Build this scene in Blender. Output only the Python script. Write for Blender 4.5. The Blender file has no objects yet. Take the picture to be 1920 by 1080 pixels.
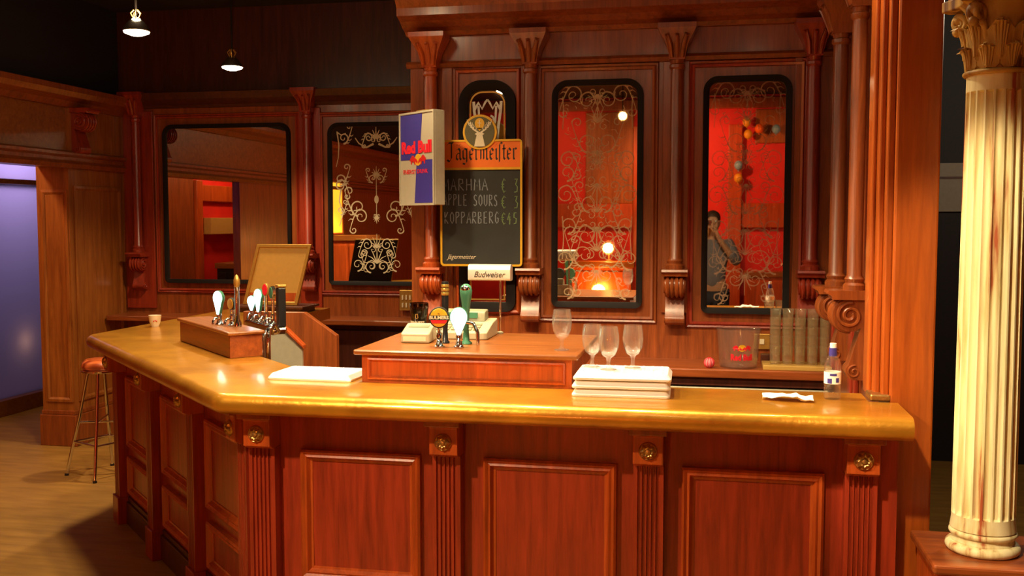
import bpy, bmesh, math, random
from math import sin, cos, pi, radians, sqrt, atan, atan2
from mathutils import Vector, Matrix
random.seed(7)
S = bpy.context.scene
COL = S.collection

# ------------------------------------------------------------------ camera, world, exposure, lights
CAMZ = 1.72
cam_d = bpy.data.cameras.new('camera'); cam = bpy.data.objects.new('camera', cam_d); COL.objects.link(cam)
cam.location = (0, 0, CAMZ)
cam.rotation_euler = (pi / 2 - atan(127 / 1870), 0, atan(365 / 1870))
cam_d.sensor_width = 36.0; cam_d.lens = 36.0 * 1870 / 1920; cam_d.clip_start = 0.02
S.camera = cam
S.view_settings.view_transform = 'Standard'
S.view_settings.look = 'None'
S.view_settings.exposure = 0.22
S.view_settings.gamma = 1.0
S.view_settings.use_curve_mapping = False
S.cycles.transparent_max_bounces = 64
W = bpy.data.worlds.new('world'); S.world = W; W.use_nodes = True
W.node_tree.nodes['Background'].inputs[0].default_value = (1.0, 0.55, 0.3, 1)
W.node_tree.nodes['Background'].inputs[1].default_value = 0.012

WARM = (1.0, 0.76, 0.44)
def light(kind, loc, power, color=WARM, target=None, size=0.05, angle=100, blend=0.6, name='lamp_light'):
    d = bpy.data.lights.new(name, kind); d.energy = power; d.color = color
    if kind in ('SPOT', 'POINT'): d.shadow_soft_size = size
    if kind == 'SPOT': d.spot_size = radians(angle); d.spot_blend = blend
    if kind == 'AREA': d.size = size
    o = bpy.data.objects.new(name, d); COL.objects.link(o); o.location = loc
    if target is not None:
        o.rotation_euler = (Vector(target) - Vector(loc)).to_track_quat('-Z', 'Y').to_euler()
    return o

# house lamps plus two added room spots: (position, aim, power, beam angle)
KEY = (-1.90, 1.55, 2.93)
ROOM_LAMPS = [
    (KEY, (-0.50, 3.42, 0.62), 345, 57),
    ((-0.24, 1.70, 2.90), (0.93, 3.35, 1.25), 330, 34),
    ((-3.60, 3.70, 2.90), (-4.45, 2.9, 1.1), 450, 44),  # added to brighten the mirrored side cabinet
    ((-0.36, 2.10, 2.90), (0.08, -0.3, 1.50), 120, 40),  # added to light the photographer's face
]
BAR_LAMPS = [
    ((-3.18, 6.37, 2.75), 120), ((-3.10, 5.08, 2.75), 70), ((-2.46, 4.33, 2.80), 70),
    ((-1.62, 4.55, 2.88), 60), ((-0.35, 3.60, 2.86), 115), ((0.30, 3.70, 2.86), 22), ((-1.42, 3.66, 2.86), 135), ((-0.88, 3.66, 2.86), 130),
]
light('POINT', (-1.62, 4.55, 2.95), 9, WARM, size=0.05, name='added_spill_light')  # added to brown the upper wall in place of lens haze
light('POINT', (-3.10, 5.08, 2.86), 9, WARM, size=0.05, name='added_spill_light')  # added to brighten the left wall beam
# behind the camera: added unseen spots that redden the mirrored wall
light('SPOT', (-0.50, -1.5, 2.9), 110, (1.0, 0.34, 0.14), target=(-0.1, -3.0, 1.9), size=0.04, angle=110, name='added_red_fill')
light('SPOT', (1.75, -1.3, 2.9), 34, (1.0, 0.34, 0.14), target=(1.2, -3.0, 1.7), size=0.04, angle=110, name='added_red_fill')
light('SPOT', (-2.35, -1.3, 2.9), 60, (1.0, 0.40, 0.14), target=(-1.9, -3.0, 1.7), size=0.04, angle=110, name='added_red_fill')
# behind the frosted window
light('AREA', (-6.75, 8.0, 2.75), 32, (0.88, 0.78, 1.0), target=(-6.1, 7.8, 2.0), size=0.5, name='passage_light')
light('POINT', (-6.22, 8.05, 0.62), 0.5, (1.0, 0.62, 0.2), size=0.08, name='passage_light')
# added unseen fill for the passage left of the opening
light('POINT', (-5.35, 5.5, 2.75), 55, (1.0, 0.6, 0.28), size=0.1, name='passage_light')
light('POINT', (-5.3, 3.3, 2.7), 40, (1.0, 0.6, 0.28), size=0.1, name='passage_light')

# ------------------------------------------------------------------ materials
def new_mat(name):
    m = bpy.data.materials.new(name); m.use_nodes = True
    nt = m.node_tree; b = nt.nodes['Principled BSDF']
    return m, nt, b
def setp(b, **k):
    names = dict(col='Base Color', rough='Roughness', metal='Metallic', trans='Transmission Weight', ior='IOR', coat='Coat Weight',
                 coatr='Coat Roughness', spec='Specular IOR Level', emit='Emission Color', es='Emission Strength', sheen='Sheen Weight', alpha='Alpha')
    for a, v in k.items():
        if a in ('col', 'emit') and len(v) == 3: v = (*v, 1)
        b.inputs[names[a]].default_value = v
def plain(name, col, rough=0.5, metal=0.0, noise=0.12, scale=40, **k):
    m, nt, b = new_mat(name); setp(b, rough=rough, metal=metal, **k)
    tc = nt.nodes.new('ShaderNodeTexCoord'); n = nt.nodes.new('ShaderNodeTexNoise'); n.inputs['Scale'].default_value = scale
    r = nt.nodes.new('ShaderNodeValToRGB')
    r.color_ramp.elements[0].color = (*[c * (1 - noise) for c in col], 1); r.color_ramp.elements[1].color = (*[min(1, c * (1 + noise)) for c in col], 1)
    nt.links.new(tc.outputs['Object'], n.inputs['Vector']); nt.links.new(n.outputs['Fac'], r.inputs['Fac']); nt.links.new(r.outputs['Color'], b.inputs['Base Color'])
    return m
def wood(name, c0, c1, rough=0.35, scl=(14, 14, 1.1), coat=0.25, bump=0.06):
    m, nt, b = new_mat(name); setp(b, rough=rough, coat=coat, coatr=0.2)
    N = nt.nodes.new; L = nt.links.new
    tc = N('ShaderNodeTexCoord'); mp = N('ShaderNodeMapping'); mp.inputs['Scale'].default_value = scl
    n1 = N('ShaderNodeTexNoise'); n1.inputs['Scale'].default_value = 2.2; n1.inputs['Detail'].default_value = 7; n1.inputs['Distortion'].default_value = 0.7
    n2 = N('ShaderNodeTexNoise'); n2.inputs['Scale'].default_value = 11; n2.inputs['Detail'].default_value = 4
    mx = N('ShaderNodeMath'); mx.operation = 'MULTIPLY_ADD'; mx.inputs[1].default_value = 0.4
    r = N('ShaderNodeValToRGB'); r.color_ramp.elements[0].position = 0.38; r.color_ramp.elements[1].position = 0.95
    r.color_ramp.elements[0].color = (*c0, 1); r.color_ramp.elements[1].color = (*c1, 1)
    bp = N('ShaderNodeBump'); bp.inputs['Strength'].default_value = bump; bp.inputs['Distance'].default_value = 0.01
    L(tc.outputs['Object'], mp.inputs['Vector']); L(mp.outputs['Vector'], n1.inputs['Vector']); L(mp.outputs['Vector'], n2.inputs['Vector'])
    L(n2.outputs['Fac'], mx.inputs[0]); L(n1.outputs['Fac'], mx.inputs[2]); L(mx.outputs[0], r.inputs['Fac'])
    L(r.outputs['Color'], b.inputs['Base Color']); L(mx.outputs[0], bp.inputs['Height']); L(bp.outputs['Normal'], b.inputs['Normal'])
    return m
def emis(name, col, st):
    m, nt, b = new_mat(name); setp(b, col=col, emit=col, es=st, rough=0.3); return m
def thin_glass(name, tint=(1, 1, 1), haze=0.06, hazecol=(0.9, 0.85, 0.8), gl=0.9):
    m = bpy.data.materials.new(name); m.use_nodes = True; nt = m.node_tree; nt.nodes.clear(); N = nt.nodes.new; L = nt.links.new
    out = N('ShaderNodeOutputMaterial'); tr = N('ShaderNodeBsdfTransparent'); tr.inputs[0].default_value = (*tint, 1)
    g = N('ShaderNodeBsdfGlossy'); g.inputs['Roughness'].default_value = 0.04
    df = N('ShaderNodeBsdfDiffuse'); df.inputs[0].default_value = (*hazecol, 1)
    tl = N('ShaderNodeBsdfTranslucent'); tl.inputs[0].default_value = (*hazecol, 1); ad = N('ShaderNodeMixShader'); ad.inputs[0].default_value = 0.5
    lw = N('ShaderNodeLayerWeight'); lw.inputs['Blend'].default_value = 0.5
    pw = N('ShaderNodeMath'); pw.operation = 'POWER'; pw.inputs[1].default_value = 2.2
    mu = N('ShaderNodeMath'); mu.operation = 'MULTIPLY_ADD'; mu.inputs[1].default_value = gl * 0.8; mu.inputs[2].default_value = 0.05
    m1 = N('ShaderNodeMixShader'); m2 = N('ShaderNodeMixShader'); m2.inputs[0].default_value = haze
    L(lw.outputs['Facing'], pw.inputs[0]); L(pw.outputs[0], mu.inputs[0]); L(mu.outputs[0], m1.inputs[0]); L(tr.outputs[0], m1.inputs[1]); L(g.outputs[0], m1.inputs[2])
    L(df.outputs[0], ad.inputs[1]); L(tl.outputs[0], ad.inputs[2])
    L(m1.outputs[0], m2.inputs[1]); L(ad.outputs[0], m2.inputs[2]); L(m2.outputs[0], out.inputs[0])
    return m

M_WOOD = wood('mahogany', (0.13, 0.027, 0.006), (0.36, 0.084, 0.016))
M_WOODR = wood('mahogany_red', (0.17, 0.016, 0.006), (0.40, 0.042, 0.014))
M_WOODT = wood('mahogany_orange', (0.24, 0.036, 0.006), (0.56, 0.095, 0.014))
M_WOODH = wood('mahogany_flat_grain', (0.14, 0.028, 0.007), (0.38, 0.090, 0.018), scl=(1.1, 14, 14))
M_WOODTH = wood('mahogany_orange_flat_grain', (0.15, 0.040, 0.008), (0.34, 0.110, 0.020), scl=(1.1, 14, 14))
M_POST = wood('orange_post_wood', (0.26, 0.050, 0.006), (0.47, 0.105, 0.011))
M_WOODB = wood('brown_mahogany', (0.18, 0.046, 0.008), (0.42, 0.135, 0.022))
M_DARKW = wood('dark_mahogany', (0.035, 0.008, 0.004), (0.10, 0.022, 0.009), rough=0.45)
M_DARK = plain('dark_paint', (0.014, 0.011, 0.014), 0.7)
M_CEIL = plain('dark_ceiling_paint', (0.022, 0.016, 0.016), 0.75)
M_BLACK = plain('black_gasket', (0.012, 0.008, 0.007), 0.6, spec=0.15)
M_BLACKP = plain('black_plastic', (0.012, 0.012, 0.014), 0.3)
M_CHROME = plain('chrome', (0.75, 0.74, 0.72), 0.12, 1.0, noise=0.03)
M_STEEL = plain('brushed_steel', (0.60, 0.57, 0.42), 0.5, 0.45, noise=0.1)
M_BRASS = plain('aged_brass', (0.50, 0.30, 0.10), 0.35, 0.9, noise=0.35, scale=120)
M_GOLD = plain('gilt', (0.62, 0.36, 0.08), 0.35, 0.7, noise=0.2)
M_WHITE = plain('white_plastic', (0.90, 0.89, 0.87), 0.35, noise=0.03)
M_GREY = plain('grey_plastic', (0.27, 0.25, 0.16), 0.45, noise=0.08)
M_BEIGE = plain('beige_plastic', (0.42, 0.37, 0.24), 0.4, noise=0.06)
M_GREEN = plain('green_glaze', (0.06, 0.20, 0.12), 0.2)
M_RED = plain('red_paint', (0.55, 0.012, 0.010), 0.5)
M_REDWALL = plain('red_wall_paint', (0.62, 0.016, 0.010), 0.6, scale=6, noise=0.2)
M_YELLOW = plain('yellow_enamel', (0.70, 0.38, 0.02), 0.4)
M_ORANGE = plain('orange_print', (0.80, 0.16, 0.008), 0.5, noise=0.08)
M_BLUE = plain('blue_print', (0.045, 0.035, 0.26), 0.4, noise=0.06)
M_SILVER = plain('silver_print', (0.42, 0.37, 0.27), 0.4, noise=0.06)
M_REDP = plain('red_print', (0.75, 0.015, 0.03), 0.45)
M_CHALKB = plain('chalkboard_black', (0.022, 0.022, 0.018), 0.7, noise=0.35, scale=9)
M_CHALK = plain('chalk_white', (0.22, 0.25, 0.28), 0.9, noise=0.5, scale=300)
M_CHALKG = plain('chalk_green', (0.15, 0.22, 0.09), 0.9, noise=0.5, scale=300)
M_CREAM = plain('cream_print', (0.72, 0.62, 0.42), 0.5)
M_INK = plain('dark_ink', (0.02, 0.016, 0.012), 0.5)
M_PINK = plain('pink_print', (0.75, 0.22, 0.25), 0.5)
M_PAPER = plain('white_tissue', (0.88, 0.84, 0.80), 0.8, noise=0.05)
M_CERAM = plain('white_ceramic', (0.80, 0.72, 0.56), 0.25, noise=0.04)
M_LENS = emis('lit_lens', (0.55, 1.0, 0.85), 4.5)
M_LENSB = emis('lit_lens_blue', (0.45, 0.75, 1.0), 4.0)
M_LAMP = emis('lamp_glass', (1.0, 0.82, 0.5), 30.0)
M_GLOW = emis('amber_lamp_glass', (1.0, 0.5, 0.12), 22.0)
M_DOORGLOW = emis('yellow_doorway_glow', (1.0, 0.48, 0.03), 1.6)  # glow standing in for a lamplit doorway
M_GLASS = thin_glass('clear_glass', (0.985, 0.985, 0.98), 0.04)
M_GLASSW = thin_glass('wet_glass', (0.985, 0.985, 0.98), 0.06, (0.95, 0.90, 0.82))
M_TUMB = thin_glass('tumbler_glass', (0.985, 0.98, 0.95), 0.08, (0.92, 0.84, 0.56))
M_TUB = thin_glass('clear_plastic', (0.985, 0.975, 0.96), 0.05, (0.80, 0.72, 0.62))
M_STOUT = plain('black_stout', (0.006, 0.004, 0.004), 0.08, coat=0.6)
M_SKIN = plain('skin', (0.55, 0.30, 0.18), 0.5)
M_HAIR = plain('brown_hair', (0.06, 0.03, 0.015), 0.6)
M_SHIRT = plain('grey_shirt', (0.20, 0.19, 0.22), 0.8)
M_TROUS = plain('dark_trousers', (0.03, 0.03, 0.045), 0.8)

def mirror_mat():
    m, nt, b = new_mat('mirror_silver'); setp(b, col=(0.80, 0.74, 0.66), metal=1.0, rough=0.015); return m
M_MIRROR = mirror_mat()
def etch_mat(name, col, fac):
    m = bpy.data.materials.new(name); m.use_nodes = True; nt = m.node_tree; nt.nodes.clear(); N = nt.nodes.new; L = nt.links.new
    out = N('ShaderNodeOutputMaterial'); tr = N('ShaderNodeBsdfTransparent'); df = N('ShaderNodeBsdfDiffuse'); df.inputs[0].default_value = (*col, 1)
    mx = N('ShaderNodeMixShader'); mx.inputs[0].default_value = fac
    L(tr.outputs[0], mx.inputs[1]); L(df.outputs[0], mx.inputs[2]); L(mx.outputs[0], out.inputs[0]); return m
M_ETCH = etch_mat('etched_frost', (0.85, 0.62, 0.36), 0.20)
M_ETCHD = etch_mat('etched_frost_faint', (0.70, 0.45, 0.28), 0.12)
M_ETCHB = etch_mat('etched_frost_bright', (0.95, 0.84, 0.58), 0.6)
M_ETCHGLARE = etch_mat('etched_frost_glare', (1.0, 0.96, 0.84), 0.95)  # near-opaque white puts glare into the etched motif

def bar_top_mat():
    m, nt, b = new_mat('varnished_bar_top'); setp(b, rough=0.35, metal=0.6, coat=0.5, coatr=0.12)
    N = nt.nodes.new; L = nt.links.new
    tc = N('ShaderNodeTexCoord'); n1 = N('ShaderNodeTexNoise'); n1.inputs['Scale'].default_value = 5; n1.inputs['Detail'].default_value = 6
    n2 = N('ShaderNodeTexNoise'); n2.inputs['Scale'].default_value = 38; n2.inputs['Detail'].default_value = 3
    r = N('ShaderNodeValToRGB'); r.color_ramp.elements[0].position = 0.3; r.color_ramp.elements[1].position = 0.75
    r.color_ramp.elements[0].color = (0.46, 0.19, 0.014, 1); r.color_ramp.elements[1].color = (0.74, 0.345, 0.028, 1)
    bp = N('ShaderNodeBump'); bp.inputs['Strength'].default_value = 0.25; bp.inputs['Distance'].default_value = 0.006
    L(tc.outputs['Object'], n1.inputs['Vector']); L(tc.outputs['Object'], n2.inputs['Vector'])
    L(n1.outputs['Fac'], r.inputs['Fac']); L(r.outputs['Color'], b.inputs['Base Color'])
    L(n2.outputs['Fac'], bp.inputs['Height']); L(bp.outputs['Normal'], b.inputs['Normal'])
    return m
M_BARTOP = bar_top_mat()
def floor_mat():
    m, nt, b = new_mat('worn_wood_floor'); setp(b, rough=0.55)
    N = nt.nodes.new; L = nt.links.new
    tc = N('ShaderNodeTexCoord'); mp = N('ShaderNodeMapping'); mp.inputs['Scale'].default_value = (1.2, 7, 1); mp.inputs['Rotation'].default_value = (0, 0, 0.2)
    n1 = N('ShaderNodeTexNoise'); n1.inputs['Scale'].default_value = 2.5; n1.inputs['Detail'].default_value = 8
    n2 = N('ShaderNodeTexNoise'); n2.inputs['Scale'].default_value = 0.9; n2.inputs['Detail'].default_value = 3
    r = N('ShaderNodeValToRGB'); r.color_ramp.elements[0].position = 0.3; r.color_ramp.elements[1].position = 0.75
    r.color_ramp.elements[0].color = (0.27, 0.130, 0.022, 1); r.color_ramp.elements[1].color = (0.43, 0.225, 0.042, 1)
    mx = N('ShaderNodeMath'); mx.operation = 'MULTIPLY_ADD'; mx.inputs[1].default_value = 0.5
    sb = N('ShaderNodeMath'); sb.operation = 'SUBTRACT'; sb.inputs[1].default_value = 0.25
    L(tc.outputs['Object'], mp.inputs[0]); L(mp.outputs[0], n1.inputs['Vector']); L(tc.outputs['Object'], n2.inputs['Vector'])
    L(n2.outputs['Fac'], mx.inputs[0]); L(n1.outputs['Fac'], mx.inputs[2]); L(mx.outputs[0], sb.inputs[0]); L(sb.outputs[0], r.inputs['Fac']); L(r.outputs['Color'], b.inputs['Base Color'])
    return m
M_FLOOR = floor_mat()
def plaster_mat(name, c0, c1, wear):
    m, nt, b = new_mat(name); setp(b, rough=0.55)
    N = nt.nodes.new; L = nt.links.new
    tc = N('ShaderNodeTexCoord'); mp = N('ShaderNodeMapping'); mp.inputs['Scale'].default_value = (26, 26, 2.4)
    n1 = N('ShaderNodeTexNoise'); n1.inputs['Scale'].default_value = 1.0; n1.inputs['Detail'].default_value = 6
    r = N('ShaderNodeValToRGB'); r.color_ramp.elements[0].position = 0.34; r.color_ramp.elements[1].position = 0.56
    e = r.color_ramp.elements.new(0.42)
    r.color_ramp.elements[0].color = (*wear, 1); r.color_ramp.elements[1].color = (*c0, 1); r.color_ramp.elements[2].color = (*c1, 1)
    L(tc.outputs['Object'], mp.inputs[0]); L(mp.outputs[0], n1.inputs['Vector']); L(n1.outputs['Fac'], r.inputs['Fac']); L(r.outputs['Color'], b.inputs['Base Color'])
    return m
M_COLUMN = plaster_mat('worn_cream_paint', (0.70, 0.58, 0.28), (0.90, 0.82, 0.50), (0.40, 0.09, 0.03))
M_CAPIT = plaster_mat('gilded_plaster', (0.34, 0.17, 0.035), (0.54, 0.33, 0.085), (0.12, 0.035, 0.012))
def frost_mat():
    m = bpy.data.materials.new('frosted_window'); m.use_nodes = True; nt = m.node_tree; nt.nodes.clear(); N = nt.nodes.new; L = nt.links.new
    out = N('ShaderNodeOutputMaterial'); tl = N('ShaderNodeBsdfTranslucent'); tl.inputs[0].default_value = (0.50, 0.44, 0.60, 1)
    g = N('ShaderNodeBsdfGlossy'); g.inputs['Roughness'].default_value = 0.35; mx = N('ShaderNodeMixShader'); mx.inputs[0].default_value = 0.06
    L(tl.outputs[0], mx.inputs[1]); L(g.outputs[0], mx.inputs[2]); L(mx.outputs[0], out.inputs[0]); return m
M_FROST = frost_mat()
def stripe_mat():
    m, nt, b = new_mat('orange_striped_vinyl'); setp(b, rough=0.35)
    N = nt.nodes.new; L = nt.links.new
    tc = N('ShaderNodeTexCoord'); w = N('ShaderNodeTexWave'); w.inputs['Scale'].default_value = 7.5; w.bands_direction = 'X'
    r = N('ShaderNodeValToRGB'); r.color_ramp.elements[0].color = (0.30, 0.035, 0.008, 1); r.color_ramp.elements[1].color = (0.80, 0.19, 0.05, 1)
    L(tc.outputs['Object'], w.inputs['Vector']); L(w.outputs['Fac'], r.inputs['Fac']); L(r.outputs['Color'], b.inputs['Base Color']); return m
M_STRIPE = stripe_mat()

# ------------------------------------------------------------------ mesh helpers
class MB:
    def __init__(s, M=None): s.v = []; s.f = []; s.M = M or Matrix()
    def add(s, vs, fs):
        n = len(s.v); s.v += [tuple(s.M @ Vector(p)) for p in vs]; s.f += [tuple(i + n for i in f) for f in fs]; return s
    def box(s, x0, x1, y0, y1, z0, z1):
        vs = [(x, y, z) for z in (z0, z1) for y in (y0, y1) for x in (x0, x1)]
        return s.add(vs, [(0, 2, 3, 1), (4, 5, 7, 6), (0, 1, 5, 4), (2, 6, 7, 3), (0, 4, 6, 2), (1, 3, 7, 5)])
    def prism(s, poly, a, b, axis='y'):
        """polygon of (u,v); axis y: (u,.,v); axis x: (.,u,v); axis z: (u,v,.)"""
        def P(u, v, w): return (u, w, v) if axis == 'y' else (w, u, v) if axis == 'x' else (u, v, w)
        n = len(poly); vs = [P(u, v, a) for u, v in poly] + [P(u, v, b) for u, v in poly]
        return s.add(vs, [tuple(range(n))[::-1], tuple(range(n, 2 * n))] + [(i, (i + 1) % n, n + (i + 1) % n, n + i) for i in range(n)])
    def lathe(s, prof, n=32, c=(0, 0), closed=False, capb=True, capt=True, flute=None, sq=0.0):
        vs = []; m = len(prof)
        for r, z in prof:
            for i in range(n):
                a = 2 * pi * i / n; rr = r * (flute(a, z) if flute else 1)
                vs.append((c[0] + rr * cos(a), c[1] + rr * sin(a), z))
        fs = []
        for j in range(m - 1 if not closed else m):
            k = (j + 1) % m
            fs += [(j * n + i, j * n + (i + 1) % n, k * n + (i + 1) % n, k * n + i) for i in range(n)]
        if not closed:
            if capb: fs.append(tuple(range(n))[::-1])
            if capt: fs.append(tuple((m - 1) * n + i for i in range(n)))
        return s.add(vs, fs)
    def tube(s, path, r, n=10, taper=None):
        path = [Vector(p) for p in path]; m = len(path); vs = []; up = Vector((0, 0, 1)); prev = None
        for i, p in enumerate(path):
            d = (path[min(i + 1, m - 1)] - path[max(i - 1, 0)]).normalized()
            if prev is None:
                a = d.orthogonal().normalized()
            else:
                a = prev - d * prev.dot(d); a = a.normalized() if a.length > 1e-6 else d.orthogonal().normalized()
            prev = a; b = d.cross(a); rr = r if taper is None else r * taper[i]
            vs += [p + (a * cos(2 * pi * k / n) + b * sin(2 * pi * k / n)) * rr for k in range(n)]
        fs = [(j * n + i, j * n + (i + 1) % n, (j + 1) * n + (i + 1) % n, (j + 1) * n + i) for j in range(m - 1) for i in range(n)]
        fs += [tuple(range(n))[::-1], tuple((m - 1) * n + i for i in range(n))]
        return s.add(vs, fs)
    def ball(s, c, r, n=20, m=12, sc=(1, 1, 1)):
        vs = [(c[0], c[1], c[2] - r * sc[2])]
        for j in range(1, m):
            t = -pi / 2 + pi * j / m
            vs += [(c[0] + r * sc[0] * cos(t) * cos(2 * pi * i / n), c[1] + r * sc[1] * cos(t) * sin(2 * pi * i / n), c[2] + r * sc[2] * sin(t)) for i in range(n)]
        vs.append((c[0], c[1], c[2] + r * sc[2])); L = len(vs) - 1
        fs = [(0, 1 + (i + 1) % n, 1 + i) for i in range(n)]
        for j in range(m - 2): fs += [(1 + j * n + i, 1 + j * n + (i + 1) % n, 1 + (j + 1) * n + (i + 1) % n, 1 + (j + 1) * n + i) for i in range(n)]
        fs += [(L, 1 + (m - 2) * n + i, 1 + (m - 2) * n + (i + 1) % n) for i in range(n)]
        return s.add(vs, fs)
    def ribbon(s, pts, w, y=0.0, th=0.0012, w1=None):
        """flat strip in the local x-z plane, facing -y, with a real thickness"""
        m = len(pts); L = []; R = []
        for i, p in enumerate(pts):
            a = pts[max(i - 1, 0)]; b = pts[min(i + 1, m - 1)]; dx, dz = b[0] - a[0], b[1] - a[1]; l = sqrt(dx * dx + dz * dz) or 1
            t = i / (m - 1); ww = (w if w1 is None else w + (w1 - w) * t) / 2
            L.append((p[0] - dz / l * ww, p[1] + dx / l * ww)); R.append((p[0] + dz / l * ww, p[1] - dx / l * ww))
        vs = []
        for (a, b) in zip(L, R): vs += [(a[0], y, a[1]), (b[0], y, b[1]), (b[0], y - th, b[1]), (a[0], y - th, a[1])]
        fs = []
        for i in range(m - 1):
            o = 4 * i
            for k in range(4): fs.append((o + k, o + (k + 1) % 4, o + 4 + (k + 1) % 4, o + 4 + k))
        fs += [(3, 2, 1, 0), (4 * m - 4, 4 * m - 3, 4 * m - 2, 4 * m - 1)]
        return s.add(vs, fs)
    def nib(s, pts, nx, nz, y=0.0, th=0.0012):
        """broad-nib pen stroke"""
        for (a, b) in zip(pts[:-1], pts[1:]):
            q = [(a[0] - nx, a[1] - nz), (a[0] + nx, a[1] + nz), (b[0] + nx, b[1] + nz), (b[0] - nx, b[1] - nz)]
            s.prism(q, y, y - th)
        return s
    def build(s, name, mat, parent=None, smooth=None, bev=0, seg=2, kind=None, label=None):
        me = bpy.data.meshes.new(name); me.from_pydata(s.v, [], s.f); me.validate()
        bm = bmesh.new(); bm.from_mesh(me); bmesh.ops.recalc_face_normals(bm, faces=bm.faces); bm.to_mesh(me); bm.free()
        if smooth is not None:
            me.shade_smooth(); me.set_sharp_from_angle(angle=radians(smooth))
        me.materials.append(mat)
        o = bpy.data.objects.new(name, me); COL.objects.link(o)
        if parent is not None: o.parent = parent
        if bev:
            md = o.modifiers.new('bevel', 'BEVEL'); md.width = bev; md.segments = seg; md.limit_method = 'ANGLE'; md.angle_limit = radians(40)
        if kind: o['kind'] = kind
        if label: o['label'] = label
        return o
def tag(o, label, cat, group=None):
    o['label'] = label; o['category'] = cat
    if group: o['group'] = group
    return o
def thing(name, label, cat, loc=(0, 0, 0), rz=0, group=None):
    o = bpy.data.objects.new(name, None); COL.objects.link(o); o.location = loc; o.rotation_euler = (0, 0, rz); o.empty_display_size = 0.1
    return tag(o, label, cat, group)
def copy_tree(o, parent=None):
    c = o.copy(); COL.objects.link(c); c.parent = parent
    for ch in list(o.children): copy_tree(ch, c)
    return c
def struct(name, mb, mat, **k): return mb.build(name, mat, kind='structure', **k)
def rrect(x0, x1, z0, z1, rt, rb=0.0, n=8):
    """rectangle with rounded top (rt) and bottom (rb) corners, counter-clockwise"""
    P = []
    for (cx, cz, r, a0) in ((x1 - rb, z0 + rb, rb, -pi / 2), (x1 - rt, z1 - rt, rt, 0), (x0 + rt, z1 - rt, rt, pi / 2), (x0 + rb, z0 + rb, rb, pi)):
        if r <= 1e-5: P.append((cx, cz))
        else: P += [(cx + r * cos(a0 + pi / 2 * k / n), cz + r * sin(a0 + pi / 2 * k / n)) for k in range(n + 1)]
    return P
def ringframe(mb, prof, rect, rt, rb=0.0, n=8):
    """sweep a moulding profile [(offset outward, y)] around a rounded rectangle"""
    x0, x1, z0, z1 = rect; rings = []
    for off, y in prof:
        rb_ = rb + off if rb > 0 else 0.0
        rt_ = max(rt + off, 0.001) if rt > 0 else 0.0
        rings.append([(u, y, v) for u, v in rrect(x0 - off, x1 + off, z0 - off, z1 + off, rt_, max(rb_, 0), n)])
    m = len(rings[0]); vs = [p for r in rings for p in r]; k = len(rings)
    fs = [(j * m + i, j * m + (i + 1) % m, ((j + 1) % k) * m + (i + 1) % m, ((j + 1) % k) * m + i) for j in range(k) for i in range(m)]
    return mb.add(vs, fs)
def text_mb(mb, txt, x, z, size, y, th=0.0012, shear=0.0, bold=0.0, width=None, align='CENTER', sx=1.0):
    cu = bpy.data.curves.new('txt', 'FONT'); cu.body = txt; cu.size = size; cu.align_x = align; cu.align_y = 'CENTER'
    cu.shear = shear; cu.offset = bold; cu.extrude = th / 2; cu.resolution_u = 3
    o = bpy.data.objects.new('txt', cu); COL.objects.link(o)
    dg = bpy.context.evaluated_depsgraph_get(); me = bpy.data.meshes.new_from_object(o.evaluated_get(dg))
    vs = [v.co.copy() for v in me.vertices]
    if width:
        xs = [v.x for v in vs]; sx = width / (max(xs) - min(xs))
    mb.add([(x + v.x * sx, y - th / 2 - v.z, z + v.y) for v in vs], [tuple(p.vertices) for p in me.polygons])
    bpy.data.objects.remove(o); bpy.data.meshes.remove(me); bpy.data.curves.remove(cu)
    return mb
def frame_M(origin, rz): return Matrix.Translation(origin) @ Matrix.Rotation(rz, 4, 'Z')
def spiral(cx, cz, r0, turns, a0, sgn=1, n=26, k=0.16):
    return [(cx + r0 * (1 - (1 - k) * t / (n - 1)) * cos(a0 + sgn * 2 * pi * turns * t / (n - 1)), cz + r0 * (1 - (1 - k) * t / (n - 1)) * sin(a0 + sgn * 2 * pi * turns * t / (n - 1))) for t in range(n)]

YR, YL, XR, XL, ZC = 5.45, 7.45, 0.63, -4.70, 3.40    # right back wall, left back wall, right partition, left wall, ceiling

# ------------------------------------------------------------------ the setting
struct('floor', MB().box(-7.6, 4.2, -3.2, 9.6, -0.1, 0), M_FLOOR)
struct('ceiling', MB().box(-7.6, 4.2, -3.2, 9.6, ZC, ZC + 0.1), M_CEIL)
struct('wall_back', MB().box(-1.64, 0.75, YR, YR + 0.12, 0, ZC), M_WOOD)
struct('wall_return', MB().box(-1.64, -1.52, YR + 0.12, YL, 0, ZC), M_WOOD)
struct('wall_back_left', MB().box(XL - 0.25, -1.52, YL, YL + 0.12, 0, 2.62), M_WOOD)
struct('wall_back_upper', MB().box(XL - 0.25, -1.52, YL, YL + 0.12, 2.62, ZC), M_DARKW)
struct('wall_right', MB().box(XR, XR + 0.12, 3.82, YR, 0, ZC), M_WOOD)
struct('wall_far_right', MB().box(0.75, 4.2, 7.5, 7.6, 0, ZC), M_DARK)
struct('wall_outer_right', MB().box(4.1, 4.2, -3.2, 7.5, 0, ZC), M_DARK)
struct('wall_front', MB().box(-7.6, 4.2, -3.1, -3.0, 0, ZC), M_REDWALL)
struct('wall_outer_left', MB().box(-6.17, -6.05, -3.0, 7.35, 0, ZC).box(-6.17, -6.05, 7.35, 9.5, 2.3, ZC).box(-6.17, -6.05, 9.2, 9.5, 0, 2.3), M_REDWALL)
struct('wall_passage_end', MB().box(-6.1, XL - 0.25, 9.4, 9.5, 0, ZC), M_DARK)
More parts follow.
